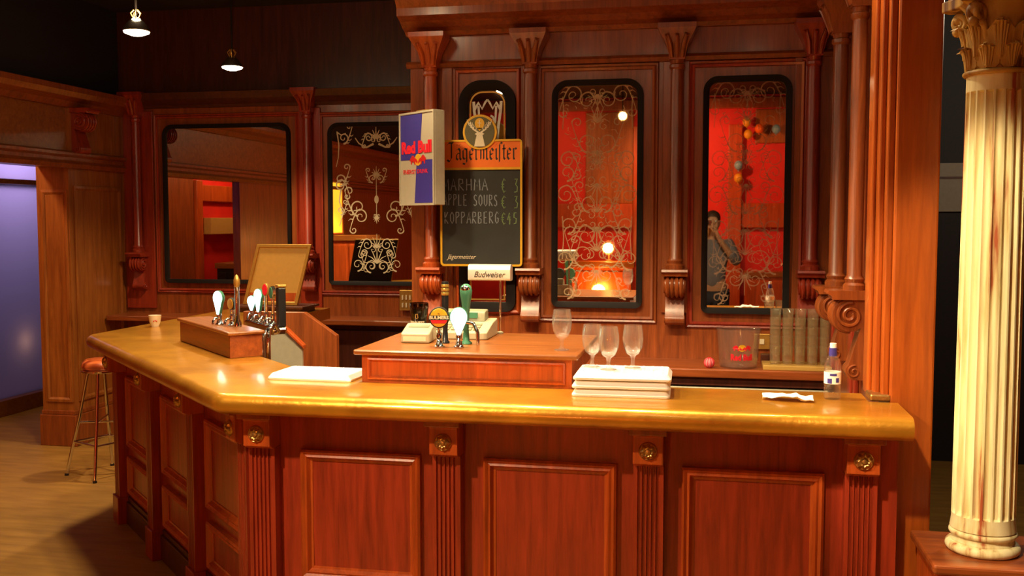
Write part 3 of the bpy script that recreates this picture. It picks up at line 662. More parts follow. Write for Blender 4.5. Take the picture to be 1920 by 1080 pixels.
MB().box(-0.80, 0.0, 0.0, 0.155, 0, 0.105).build('carcass', M_WOODH, ab, bev=0.004)
MB().box(-0.815, 0.012, -0.012, 0.165, 0.105, 0.122).build('top_board', M_WOODTH, ab, bev=0.006)

# slanted steel splash panel and wooden wedge behind the arm
sp = thing('steel_splash_panel', 'grey steel splash panel with a sloping wooden edge behind the tap box', 'panel', (-2.035, 4.79, 0))
MB().prism([(-0.24, 0.0), (0.0, 0.0), (0.0, 1.068), (-0.15, 1.205), (-0.24, 1.205)], 0, 0.02, 'y').build('sheet', M_STEEL, sp, bev=0.002)
MB().prism([(0.012, 1.062), (0.012, 1.080), (-0.15, 1.228), (-0.15, 1.205)], -0.01, 0.03, 'y').build('edge_strip', M_WOODT, sp, bev=0.003)
wd_ = tag(MB().prism([(-2.45, 0.0), (-1.92, 0.0), (-1.92, 1.11), (-2.10, 1.23), (-2.45, 1.23)], 4.98, 5.02, 'y').build('cabinet_end_panel', M_WOOD, bev=0.003), 'brown wooden end panel with a sloping top corner behind the steel splash panel', 'panel')

# ------------------------------------------------------------------ things on the bar
def tray(name, label, loc, rz=0, group='white bar trays'):
    t = thing(name, label, 'tray', loc, rz, group)
    P = rrect(-0.175, 0.175, 0, 0.23, 0.015, 0.015, 4); Q = rrect(-0.162, 0.162, 0.013, 0.217, 0.012, 0.012, 4); n = len(P)
    def ring(p, z): return [(u, v, z) for u, v in p]
    vs = ring(P, 0.0) + ring(P, 0.008) + ring(Q, 0.025); fs = [tuple(range(n))[::-1], tuple(range(2 * n, 3 * n))]
    for j in range(2): fs += [(j * n + i, j * n + (i + 1) % n, (j + 1) * n + (i + 1) % n, (j + 1) * n + i) for i in range(n)]
    MB().add(vs, fs).build('body', M_WHITE, t, bev=0.002)
    mb = MB()
    for i in range(9):
        for j in range(5): mb.ball((-0.14 + 0.035 * i, 0.035 + 0.04 * j, 0.025), 0.007, 8, 6, (1, 1, 0.5))
    mb.build('stud', M_WHITE, t, smooth=60, kind='stuff')
    return t
tray('bar_tray', 'single low white studded tray lying on the bar left of the till plinth', (-1.53, 3.655, HT), -0.03)
for k, nm in enumerate(('bottom white tray of the stack under the stem glasses', 'middle white tray of the stack under the stem glasses', 'top white tray of the stack, with the stem glasses on it')):
    tray('bar_tray', nm, (-0.295 + (0.0, 0.0, 0.004)[k], 3.52 + 0.003 * k, HT + 0.0295 * k), 0.02, )
ZT = HT + 0.0295 * 2 + 0.0285

def stem_glass(name, label, loc, group='stemmed beer glasses'):
    t = thing(name, label, 'glass', loc, random.uniform(0, 3), group)
    o = [(0.012, 0.046), (0.024, 0.054), (0.034, 0.075), (0.0385, 0.105), (0.037, 0.130), (0.032, 0.158)]
    prof = o + [(0.0305, 0.158), (0.0355, 0.129), (0.037, 0.105), (0.0325, 0.077), (0.022, 0.058), (0.0005, 0.052)]
    MB().lathe(prof, 32, capb=False, capt=False).build('bowl', M_GLASSW, t, smooth=60)
    MB().lathe([(0.0005, 0.0), (0.030, 0.0), (0.030, 0.002), (0.012, 0.006), (0.007, 0.012), (0.0065, 0.030), (0.009, 0.042), (0.014, 0.048)], 28, capt=False).build('stem', M_GLASSW, t, smooth=60)
    return t
stem_glass('stem_glass', 'stemmed beer glass standing alone on the right end of the till plinth', (-0.545, 3.80, HT + 0.129))
stem_glass('stem_glass', 'leftmost of three stemmed glasses on the white tray stack', (-0.412, 3.665, ZT))
stem_glass('stem_glass', 'middle, frontmost of three stemmed glasses on the white tray stack', (-0.345, 3.60, ZT))
stem_glass('stem_glass', 'rightmost of three stemmed glasses on the white tray stack', (-0.262, 3.665, ZT))

# water bottle
wb = thing('water_bottle', 'clear plastic water bottle with white cap and blue and white label', 'bottle', (0.442, 3.645, HT))
MB().lathe([(0.0005, 0.0), (0.026, 0.0), (0.029, 0.006), (0.029, 0.04), (0.0275, 0.045), (0.029, 0.05), (0.029, 0.112), (0.027, 0.128), (0.020, 0.146), (0.013, 0.158), (0.0125, 0.176)], 28).build('body', M_GLASS, wb, smooth=50)
lb = MB().lathe([(0.0295, 0.056), (0.0295, 0.098)], 28, capb=False, capt=False).build('label_band', M_WHITE, wb, smooth=60, label='white label with blue print')
mb = MB()
for (a0, a1, z0, z1) in ((-2.3, -1.75, 0.058, 0.076), (-1.3, -0.9, 0.062, 0.078), (-2.0, -1.2, 0.085, 0.093)):
    n = 6; pts = [a0 + (a1 - a0) * k / n for k in range(n + 1)]
    vs = [(0.0301 * cos(a), 0.0301 * sin(a), z) for z in (z0, z1) for a in pts]; mb.add(vs, [(i, i + 1, n + 2 + i, n + 1 + i) for i in range(n)])
mb.build('label_print', M_BLUE, lb)
MB().lathe([(0.0135, 0.152), (0.0145, 0.160), (0.0130, 0.182), (0.0005, 0.182)], 24).build('neck_sleeve', M_BLUE, wb, smooth=50, label='dark blue neck sleeve')
MB().lathe([(0.0115, 0.178), (0.0115, 0.198), (0.0005, 0.199)], 20).build('cap', M_WHITE, wb, smooth=50, label='white cap')

# crumpled tissue: a folded irregular sheet
mb = MB(Matrix.Translation((0.285, 3.585, HT + 0.002))); nx, ny = 12, 6; vs = []
rn = random.Random(3)
for j in range(ny + 1):
    for i in range(nx + 1):
        u = i / nx - 0.5; w_ = j / ny - 0.5; edge = 1 - 0.5 * abs(u) * 2 * (0.6 + 0.4 * rn.random())
        vs.append((u * 0.17, w_ * 0.085 * edge - 0.03 * u, max(0.0, 0.007 + 0.009 * sin(7 * u + 3 * w_) * cos(9 * w_) + 0.005 * rn.random() + (0.006 if abs(u) < 0.2 else 0))))
nv = len(vs); vs += [(x, y, z + 0.0012) for x, y, z in vs]
fs = []
for j in range(ny):
    for i in range(nx):
        q = (j * (nx + 1) + i, j * (nx + 1) + i + 1, (j + 1) * (nx + 1) + i + 1, (j + 1) * (nx + 1) + i); fs += [q[::-1], tuple(a + nv for a in q)]
mb.add(vs, fs); tag(mb.build('paper_napkin', M_PAPER, smooth=40), 'crumpled white paper napkin lying on the bar left of the water bottle', 'napkin')

# cup
cp = thing('coffee_cup', 'small white cup standing on the far left of the bar', 'cup', (-3.21, 5.38, HT))
MB().lathe([(0.0005, 0.0), (0.022, 0.0), (0.023, 0.004), (0.032, 0.030), (0.037, 0.068), (0.034, 0.068), (0.029, 0.032), (0.0005, 0.012)], 28).build('body', M_CERAM, cp, smooth=50)
hp = [(0.033 + 0.018 * sin(pi * k / 10), 0, 0.055 - 0.035 * k / 10) for k in range(11)]
MB(Matrix.Rotation(2.0, 4, 'Z')).tube(hp, 0.004, 8).build('handle', M_CERAM, cp, smooth=60)
mb = MB(Matrix.Rotation(-1.0, 4, 'Z'))
for k in range(3): mb.ball((0.0335, -0.008 + 0.008 * k, 0.035 + 0.004 * (k % 2)), 0.004, 8, 6)
mb.build('painted_motif', M_RED, cp, label='small red printed motif')

# taps ----------------------------------------------------------------
def lens_tap(label, loc, rz, lens_mat, h=0.16, disc=0.034, stem_mat=M_GREEN, txt=None, drop=True, sx=0.75):
    t = thing('beer_tap', label, 'tap', loc, rz, 'beer taps on the bar')
    MB().lathe([(0.020, 0.0), (0.022, 0.004), (0.014, 0.010), (0.011, 0.030), (0.013, 0.045), (0.010, 0.055)], 20).build('base', M_CHROME, t, smooth=50)
    MB().tube([(0, 0, 0.03), (0, -0.028, 0.034), (0, -0.040, 0.022), (0, -0.042, 0.006)], 0.006, 8).build('spout', M_CHROME, t, smooth=60)
    zc = h - disc * 1.15
    P = []
    for k in range(28):
        a = -pi / 2 + 2 * pi * k / 28; P.append((disc * sx * 1.3 * cos(a), zc + disc * 1.15 * sin(a)))
    if drop:
        Q = [(-0.006, 0.05), (0.006, 0.05)] + [(disc * cos(a) * 1.0, zc + disc * 1.15 * sin(a)) for a in [radians(-38 + 256 * k / 22) for k in range(23)]]
        back = [(u * 1.10, zc + (v_ - zc) * 1.06) for u, v_ in Q]
        MB().prism(back, -0.008, 0.008, 'y').build('surround', stem_mat, t, bev=0.003)
        MB().prism(Q, -0.0125, -0.008, 'y').build('lens', lens_mat, t, bev=0.002)
    else:
        MB().tube([(0, 0, 0.05), (0, 0, zc - disc * 0.7)], 0.008, 10).build('neck', M_CHROME, t, smooth=60)
        MB().prism(P, -0.009, 0.009, 'y').build('surround', stem_mat, t, bev=0.003)
        s_ = 0.86; lens = MB().prism([(u * s_, zc + (v_ - zc) * s_) for u, v_ in P], -0.0125, -0.009, 'y').build('lens', lens_mat, t, bev=0.001)
    return t
ZP = HT + 0.129
t = lens_tap('beer tap with a big glowing white-green teardrop lens, on the till plinth', (-0.955, 3.80, ZP), 0.16, M_LENS, h=0.158, disc=0.033)
t = lens_tap('tap with round black, yellow and red lens reading BULMERS, left of the glowing lens', (-1.035, 3.80, ZP), 0.16, M_YELLOW, h=0.160, disc=0.037, stem_mat=M_INK, drop=False, sx=0.84)
zc = 0.160 - 0.037 * 1.15
MB().box(-0.041, 0.041, -0.0155, -0.0120, zc - 0.009, zc + 0.009).build('name_band', M_INK, t)
MB().prism([(-0.027, zc - 0.022), (0.027, zc - 0.022), (0.033, zc - 0.009), (-0.033, zc - 0.009)], -0.0150, -0.0120, 'y').build('red_field', M_REDP, t)
text_mb(MB(), 'BULMERS', 0, zc, 0.017, -0.0156, 0.001, bold=0.0006, width=0.076).build('lettering', M_CREAM, t, label='cream word BULMERS')
text_mb(MB(), 'Est', 0, zc + 0.016, 0.007, -0.0126, 0.001).build('small_lettering', M_INK, t)
# tall green swan-neck tap behind
t = thing('beer_tap', 'tall green ceramic tap with a rounded head, behind the glowing lens', 'tap', (-0.955, 3.92, ZP), 0, 'beer taps on the bar')
MB().lathe([(0.024, 0), (0.024, 0.006), (0.014, 0.014), (0.011, 0.06), (0.013, 0.12), (0.019, 0.17), (0.024, 0.20), (0.025, 0.218), (0.020, 0.235), (0.010, 0.243), (0.0005, 0.245)], 24).build('column', M_GREEN, t, smooth=60)
MB().ball((0, -0.006, 0.222), 0.0205, 20, 12, (1, 0.95, 0.95)).build('head_badge', M_CHROME, t, smooth=60)
MB().tube([(0.0, -0.01, 0.09), (0.035, -0.02, 0.085), (0.055, -0.03, 0.05), (0.056, -0.03, 0.0)], 0.008, 8).build('spout', M_CHROME, t, smooth=60)
t = thing('beer_tap', 'black tap handle with three gold bands standing behind the BULMERS lens', 'tap', (-1.045, 3.93, ZP), 0, 'beer taps on the bar')
MB().lathe([(0.018, 0), (0.018, 0.006), (0.012, 0.012), (0.010, 0.06), (0.013, 0.10), (0.015, 0.24), (0.013, 0.252), (0.0005, 0.254)], 20).build('handle', M_BLACKP, t, smooth=50)
mb = MB()
for k in range(3): mb.lathe([(0.0155, 0.196 + 0.016 * k), (0.0165, 0.199 + 0.016 * k), (0.0165, 0.206 + 0.016 * k), (0.0155, 0.209 + 0.016 * k)], 20, capb=False, capt=False)
mb.build('gold_band', M_GOLD, t, smooth=50)

# stout glass
t = thing('stout_glass', 'dark pint glass of black stout with white print, left on the till plinth', 'glass', (-1.235, 4.20, ZP))
prof = [(0.0005, 0.0), (0.027, 0.0), (0.030, 0.02), (0.036, 0.075), (0.042, 0.122), (0.041, 0.140), (0.0395, 0.140), (0.040, 0.122)]
MB().lathe(prof, 32, capt=False).build('glass_body', thin_glass('smoked_glass', (0.35, 0.33, 0.32), 0.0), t, smooth=50)
MB().lathe([(0.0005, 0.003), (0.0262, 0.003), (0.029, 0.02), (0.035, 0.075), (0.0405, 0.116), (0.0005, 0.117)], 32).build('stout', M_STOUT, t, smooth=50)
mb = text_mb(MB(), 'GUINNESS', 0, 0.055, 0.017, 0, 0.001, bold=0.0004, width=0.085); vs = []
for x, y, z in mb.v:
    a = -pi / 2 + x / 0.035 - 0.25; r = 0.0305 + (z - 0.02) * 0.108 + 0.0016 + (-y); vs.append((r * cos(a), r * sin(a), z))
mb.v = vs; mb.build('printed_word', M_CREAM, t)
mb = MB()
mb.ribbon([(-0.006, 0.077), (-0.004, 0.092), (0.004, 0.094), (0.006, 0.078), (0, 0.074), (-0.006, 0.077)], 0.002, -0.0375, 0.001); mb.build('printed_harp', M_GOLD, t)

# till, card terminal, pole display
t = thing('cash_register', 'grey-beige stepped cash register at the back of the till plinth', 'till', (-1.04, 4.06, ZP), 0)
MB().prism([(0.0, 0.0), (0.22, 0.0), (0.22, 0.072), (0.13, 0.062), (0.0, 0.030)], -0.10, 0.14, 'x').build('base', M_BEIGE, t, bev=0.004)
MB().prism([(0.135, 0.062), (0.22, 0.072), (0.21, 0.112), (0.15, 0.105)], -0.09, 0.10, 'x').build('display_hood', M_GREY, t, bev=0.004)
mb = MB(Matrix.Translation((0, 0.065, 0.047)) @ Matrix.Rotation(0.24, 4, 'X'))
for i in range(6):
    for j in range(3): mb.box(-0.085 + 0.032 * i, -0.061 + 0.032 * i, -0.045 + 0.03 * j, -0.024 + 0.03 * j, -0.002, 0.005)
mb.build('key', M_GREY, t, bev=0.001)
MB().box(-0.06, 0.07, 0.132, 0.137, 0.078, 0.102).build('screen', M_GREEN, t)
t = thing('card_terminal', 'cream boxy card terminal on the left of the till plinth', 'terminal', (-1.165, 3.90, ZP), 0.05)
MB().prism([(0.0, 0.0), (0.14, 0.0), (0.14, 0.068), (0.11, 0.070), (0.0, 0.040)], -0.06, 0.06, 'x').build('body', M_BEIGE, t, bev=0.006)
MB(Matrix.Translation((0, 0.075, 0.061)) @ Matrix.Rotation(0.24, 4, 'X')).box(-0.042, 0.042, -0.012, 0.02, -0.004, 0.002).build('screen', M_GREY, t)
MB(Matrix.Translation((0, 0, 0))).box(-0.05, 0.045, -0.002, 0.002, 0.008, 0.026).build('front_label', M_CREAM, t)
t = thing('pole_display', 'silver rounded Budweiser sign box on a thin metal pole above the till', 'sign', (-0.93, 4.315, ZP), 0.0)
MB().tube([(0.035, 0, 0), (0.035, 0, 0.26)], 0.005, 10).build('pole', M_CHROME, t, smooth=60)
MB().lathe([(0.014, 0), (0.014, 0.006), (0.006, 0.010)], 20, (0.035, 0)).build('foot', M_GREY, t, smooth=50)
P = rrect(-0.030, 0.030, 0.235, 0.307, 0.026, 0.012, 6)
MB().prism(P, -0.105, 0.085, 'x').build('sign_box', plain('satin_silver', (0.78, 0.72, 0.62), 0.28, 0.55, noise=0.03), t, smooth=40)
text_mb(MB(), 'Budweiser', -0.01, 0.262, 0.036, -0.0305, 0.001, shear=0.35, width=0.14).build('lettering', M_INK, t, label='dark slanted word Budweiser')

# taps on the arm
AD = Vector((-0.7071, 0.7071, 0)); AN = Vector((0.7071, 0.7071, 0))
def arm(s, n): p = Vector((-2.13, 4.19, 0)) + AD * s + AN * n; return (p.x, p.y)
ZA = HT + 0.123
x, y = arm(0.33, 0.06); lens_tap('beer tap with a glowing white leaf-shaped lens, leftmost on the tap box', (x, y, ZA), -0.35, M_LENS, h=0.165, disc=0.030)
x, y = arm(0.26, 0.10); lens_tap('beer tap with an amber and black lens, second on the tap box', (x, y, ZA), -0.5, M_YELLOW, h=0.135, disc=0.026, stem_mat=M_INK, drop=False)
x, y = arm(0.185, 0.10)
t = thing('beer_tap', 'tall slim chrome tap handle with a gilded knob on the tap box', 'tap', (x, y, ZA), 0, 'beer taps on the bar')
MB().lathe([(0.020, 0), (0.020, 0.02), (0.011, 0.04), (0.010, 0.17), (0.013, 0.19)], 20).build('column', M_CHROME, t, smooth=50)
MB().lathe([(0.010, 0.19), (0.016, 0.205), (0.015, 0.225), (0.007, 0.245), (0.0005, 0.25)], 20).build('knob', M_GOLD, t, smooth=60)
# tap tower behind the box
tx, ty = -2.03, 4.46
tx, ty = tx + 0.012, ty + 0.012
def tw_at(d): return (tx - d * 0.7071, ty + d * 0.7071, HT + 0.121)
tw = thing('tap_tower', 'dark and chrome bar-side tap tower at the right end of the tap box', 'tap tower', (tx, ty, HT), -pi / 4)
MB().box(-0.42, 0.05, -0.026, 0.026, 0.085, 0.12).build('body', M_CHROME, tw, bev=0.01)
for q in (-0.36, -0.20): MB().tube([(q, 0, -1.09), (q, 0, 0.07)], 0.016, 12).build('leg', M_CHROME, tw, smooth=60)
MB().tube([(0.055, -0.02, 0.10), (0.075, -0.05, 0.14), (0.085, -0.08, 0.12), (0.088, -0.085, 0.05), (0.088, -0.085, -0.03)], 0.012, 10).build('spout', M_CHROME, tw, smooth=60)
MB().tube([(0.005, -0.03, 0.09), (0.02, -0.07, 0.10), (0.025, -0.09, 0.07), (0.025, -0.09, -0.03)], 0.012, 10).build('spout', M_CHROME, tw, smooth=60)
MB().ball((0.05, -0.04, 0.11), 0.026, 16, 10).build('valve', M_CHROME, tw, smooth=60)
MB().box(0.02, 0.055, -0.02, 0.02, 0.12, 0.31).build('handle', M_BLACKP, tw, bev=0.006, label='square black tap handle')
MB().box(0.018, 0.057, -0.022, 0.022, 0.31, 0.325).build('handle_cap', M_GOLD, tw, bev=0.004)
lens_tap('beer tap with glowing blue-white lens at the left end of the tap tower', tw_at(0.36), -0.2, M_LENSB, h=0.125, disc=0.024)
lens_tap('beer tap with glowing turquoise lens on the tap tower', tw_at(0.26), -0.4, M_LENS, h=0.165, disc=0.026)
lens_tap('beer tap with a red oval lens on the tap tower', tw_at(0.16), -0.3, M_REDP, h=0.20, disc=0.028, stem_mat=M_GOLD, drop=False, sx=0.5)
lens_tap('beer tap with a tilted green lens on the tap tower beside the black handle', tw_at(0.07), -0.7, M_GREEN, h=0.19, disc=0.028, stem_mat=M_CHROME, drop=False, sx=0.55)

# framed board leaning behind the taps, on a small stand
t = thing('framed_board', 'gold-framed tan board leaning back behind the beer taps', 'frame', (-2.95, 6.42, HT + 0.046))
Ml = Matrix.Rotation(-0.10, 4, 'X') @ Matrix(((1, 0, 0.22, 0), (0, 1, 0, 0), (0, 0, 1, 0), (0, 0, 0, 1)))
mb = MB(Ml); ringframe(mb, [(0, 0), (0, -0.02), (-0.022, -0.02), (-0.026, -0.012), (-0.026, 0)], (-0.20, 0.20, 0.0, 0.42), 0); mb.build('frame', M_GOLD, t, bev=0.003)
MB(Ml).box(-0.18, 0.18, -0.012, -0.002, 0.02, 0.40).build('board', plain('tan_board', (0.50, 0.27, 0.05), 0.55, noise=0.1), t)
MB(Ml).box(-0.195, 0.195, -0.002, 0.004, 0.01, 0.41).build('backing', M_DARK, t)
MB(Ml).box(-0.17, 0.17, -0.014, -0.012, 0.022, 0.085).build('board_base_strip', M_WOODT, t)
t = thing('board_stand', 'dark low stand under the framed board', 'stand', (-2.94, 6.42, HT))
MB().box(-0.265, 0.265, -0.10, 0.20, 0.028, 0.045).build('top', M_DARKW, t, bev=0.004)
MB().box(-0.24, 0.24, -0.08, 0.18, 0.0, 0.028).build('body', M_DARKW, t, bev=0.004)

# ------------------------------------------------------------------ back shelf goods
ZS = 0.972
ty_ = [0.0]
tumbler_mesh = None
tr_ = tag(MB().box(0.285, 0.625, 5.10, 5.28, ZS, ZS + 0.024).build('glass_tray', wood('pale_wood', (0.42, 0.24, 0.05), (0.60, 0.38, 0.10), scl=(1.1, 14, 14)), bev=0.004), 'pale wooden tray under the stacked tumblers', 'tray')
base = MB().lathe([(0.0005, 0.0), (0.0215, 0.0), (0.0235, 0.004), (0.0280, 0.088), (0.0298, 0.091), (0.0292, 0.0945), (0.0265, 0.092), (0.0220, 0.014), (0.0005, 0.010)], 24).build('tumbler', M_TUMB, smooth=50)
col_n = ['leftmost', 'second', 'middle', 'fourth', 'rightmost']; row_n = ['bottom', 'second-lowest', 'middle', 'second-highest', 'top']
first = True
for c in range(5):
    for k in range(5):
        o = base if first else base.copy()
        if not first: COL.objects.link(o)
        first = False
        o.location = (0.345 + 0.0605 * c, 5.165, ZS + 0.0245 + 0.0465 * k)
        tag(o, f'{row_n[k]} tumbler in the {col_n[c]} of five stacks on the pale tray', 'glass', 'stacked tumblers on the back shelf')
t = thing('ice_tub', 'clear plastic ice tub with red and yellow Red Bull print on the back shelf', 'tub', (0.165, 5.19, ZS))
MB().lathe([(0.0005, 0.0), (0.090, 0.0), (0.094, 0.006), (0.108, 0.190), (0.112, 0.192), (0.112, 0.200), (0.105, 0.200), (0.091, 0.010), (0.0005, 0.006)], 36).build('bowl', M_TUB, t, smooth=50)
def wrap(mb, r0, a0): mb.v = [((r0 + z * 0.075 - y) * cos(a0 + x / r0), (r0 + z * 0.075 - y) * sin(a0 + x / r0), z) for x, y, z in mb.v]; return mb
wrap(text_mb(MB(), 'Red Bull', 0, 0.060, 0.042, -0.001, 0.001, bold=0.002, width=0.105), 0.0945, -pi / 2 + 0.15).build('lettering', M_REDP, t)
def bulls(mb, my, x, z, s, y, th=0.0012):
    for sg in (-1, 1):
        P = [(0.10, 0.05), (0.22, 0.16), (0.40, 0.22), (0.58, 0.40), (0.75, 0.38), (0.95, 0.20), (1.08, 0.02), (0.92, 0.06), (0.90, -0.22), (0.80, -0.24), (0.74, -0.04), (0.52, -0.06), (0.44, -0.26), (0.34, -0.26), (0.34, -0.02), (0.20, -0.10), (0.08, -0.22), (0.02, -0.06)]
        Q = [(x + sg * u * s, z + v_ * s) for u, v_ in P]
        mb.prism(Q, y - th, y, 'y')
    my.prism([(x + 0.42 * s * cos(2 * pi * k / 20), z + 0.08 * s + 0.42 * s * sin(2 * pi * k / 20)) for k in range(20)], y + 0.0002, y - th * 0.4, 'y')
mr, my = MB(), MB(); bulls(mr, my, 0, 0.105, 0.042, -0.001); wrap(mr, 0.0945, -pi / 2 + 0.15).build('bull_print', M_REDP, t); wrap(my, 0.0945, -pi / 2 + 0.15).build('sun_print', M_YELLOW, t)
mb = MB()
for k in range(10): mb.ball((random.uniform(-0.06, 0.06), random.uniform(-0.05, 0.05), 0.045 + 0.05 * random.random()), 0.022, 8, 6)
t = thing('string_ball', 'small red and white patterned ball on the shelf left of the ice tub', 'ball', (0.02, 5.13, ZS + 0.026))
MB().ball((0, 0, 0), 0.0255, 20, 12).build('ball_body', M_PINK, t, smooth=60)
mb = MB()
for k in range(5):
    a = k * pi / 5; mb.tube([(0.0255 * cos(q) * cos(a), 0.0255 * cos(q) * sin(a), 0.0255 * sin(q)) for q in [2 * pi * j / 24 for j in range(25)]], 0.002, 5)
mb.build('stripe', M_REDP, t)
t = thing('wall_socket', 'small yellowed socket plate on the wall right of the ice tub', 'socket', (0.295, YR, 1.075))
MB().box(-0.042, 0.042, -0.014, 0, -0.042, 0.042).build('plate', M_GOLD, t, bev=0.004)
MB().box(-0.012, 0.012, -0.020, -0.014, -0.014, 0.014).build('switch', M_CREAM, t, bev=0.002)
tag(MB().box(0.285, 0.345, 5.315, 5.375, ZS, ZS + 0.05).build('wooden_block', M_DARKW, bev=0.003), 'small dark wooden block on the shelf between ice tub and tumblers', 'block')

# ------------------------------------------------------------------ signs
# drinks light box, turned on the pilaster
t = thing('light_box_sign', 'blue and silver Red Bull light box sign mounted on the pilaster', 'sign', (-1.520, 5.15, 1.80), -radians(40))
bw, bh = 0.165, 0.495
MB().box(-bw, bw, 0.0, 0.065, 0, bh).build('case', M_STEEL, t, bev=0.004)
mb = MB(); ringframe(mb, [(0, 0.0), (0, -0.008), (-0.010, -0.008), (-0.010, 0.0)], (-bw, bw, 0, bh), 0); mb.build('rim', M_SILVER, t)
MB().box(-bw + 0.01, bw - 0.01, -0.003, 0.0, 0.01, bh - 0.01).build('silver_face', M_SILVER, t)
zm = bh * 0.49
mb = MB(); mb.prism([(-bw + 0.012, zm), (0.030, zm), (0.055, bh - 0.012), (-bw + 0.012, bh - 0.012)], -0.0045, -0.003, 'y'); mb.prism([(-0.02, 0.012), (bw - 0.012, 0.012), (bw - 0.012, zm - 0.004), (0.002, zm - 0.004)], -0.0045, -0.003, 'y')
mb.build('blue_field', M_BLUE, t)
text_mb(MB(), 'Red Bull', 0.0, bh * 0.615, 0.085, -0.0046, 0.0015, bold=0.004, width=0.285).build('lettering', M_REDP, t, label='red words Red Bull')
mr, my = MB(), MB(); bulls(mr, my, 0.015, bh * 0.475, 0.075, -0.0046); mr.build('bull_emblem', M_RED, t, label='two red charging bulls'); my.build('sun_disc', M_YELLOW, t, label='yellow disc behind the bulls')
text_mb(MB(), 'ENERGY DRINK', -0.01, bh * 0.36, 0.032, -0.0046, 0.0012, width=0.235).build('small_lettering', M_REDP, t)
MB().box(-0.05, 0.06, 0.03, 0.06, bh, bh + 0.012).build('top_bracket', M_GOLD, t)
MB().box(-0.13, -0.09, 0.065, 0.13, bh * 0.45, bh * 0.55).build('wall_arm', M_STEEL, t)

# chalkboard
Yb = 5.30
t = thing('menu_chalkboard', 'orange-headed black Jägermeister chalkboard with handwritten drink prices', 'chalkboard', (-1.205, Yb, 1.47))
cw, ch = 0.228, 0.685
MB().prism(rrect(-cw, cw, 0, ch, 0.02, 0.02, 5), 0, 0.015, 'y').build('board', M_CHALKB, t)
mb = MB(); ringframe(mb, [(0, 0.0), (0, -0.008), (-0.011, -0.008), (-0.011, 0.0)], (-cw, cw, 0, ch), 0.02, 0.02, 5); mb.build('rim', M_YELLOW, t)
MB().box(-cw + 0.011, cw - 0.011, -0.004, 0.0, 0.535, ch - 0.011).build('orange_header', M_ORANGE, t)
MB().box(-cw + 0.011, cw - 0.011, -0.006, 0.0, 0.523, 0.535).build('header_rule', M_YELLOW, t)
cz = 0.725; cxm = -0.005
MB().prism([(cxm + 0.094 * cos(2 * pi * k / 40), cz + 0.094 * sin(2 * pi * k / 40)) for k in range(40)], -0.010, 0.013, 'y').build('badge_rim', M_YELLOW, t)
bd = MB().prism([(cxm + 0.082 * cos(2 * pi * k / 40), cz + 0.082 * sin(2 * pi * k / 40)) for k in range(40)], -0.013, -0.010, 'y').build('badge', plain('dark_green_print', (0.10, 0.085, 0.03), 0.5), t, label='dark round badge with a stag')
mb = MB(Matrix.Translation((cxm, 0, cz)))
mb.prism([(-0.030, -0.078), (-0.022, -0.04), (-0.016, -0.018), (-0.026, -0.010), (-0.012, -0.002), (0, 0.0), (0.012, -0.002), (0.026, -0.010), (0.016, -0.018), (0.022, -0.04), (0.030, -0.078)], -0.0145, -0.013, 'y')
for sg in (-1, 1):
    beam = [(sg * 0.008, -0.002), (sg * 0.030, 0.012), (sg * 0.046, 0.034), (sg * 0.052, 0.056)]; mb.ribbon(beam, 0.009, -0.013, 0.0015, w1=0.004)
    for k, (bx, bz) in enumerate(((0.022, 0.007), (0.034, 0.018), (0.043, 0.03), (0.049, 0.044))):
        mb.ribbon([(sg * bx, bz), (sg * (bx + 0.016), bz + 0.008), (sg * (bx + 0.020), bz + 0.024)], 0.006, -0.0132, 0.0015, w1=0.002)
        if k < 3: mb.ribbon([(sg * bx, bz), (sg * (bx - 0.004), bz + 0.012), (sg * (bx - 0.001), bz + 0.022)], 0.005, -0.0134, 0.0015, w1=0.002)
mb.build('stag_emblem', M_CREAM, bd)
mb = MB(Matrix.Translation((cxm, 0, cz)))
mb.prism([(0.026 * cos(2 * pi * k / 24), 0.045 + 0.029 * sin(2 * pi * k / 24)) for k in range(24)], -0.0142, -0.013, 'y'); mb.prism([(-0.012, 0.022), (0, 0.004), (0.012, 0.022)], -0.0142, -0.013, 'y')
gl = mb.build('halo', M_YELLOW, bd)
MB(Matrix.Translation((cxm, 0, cz))).box(-0.002, 0.002, -0.0152, -0.0142, 0.028, 0.064).box(-0.010, 0.010, -0.0152, -0.0142, 0.046, 0.050).build('cross', M_CREAM, gl)
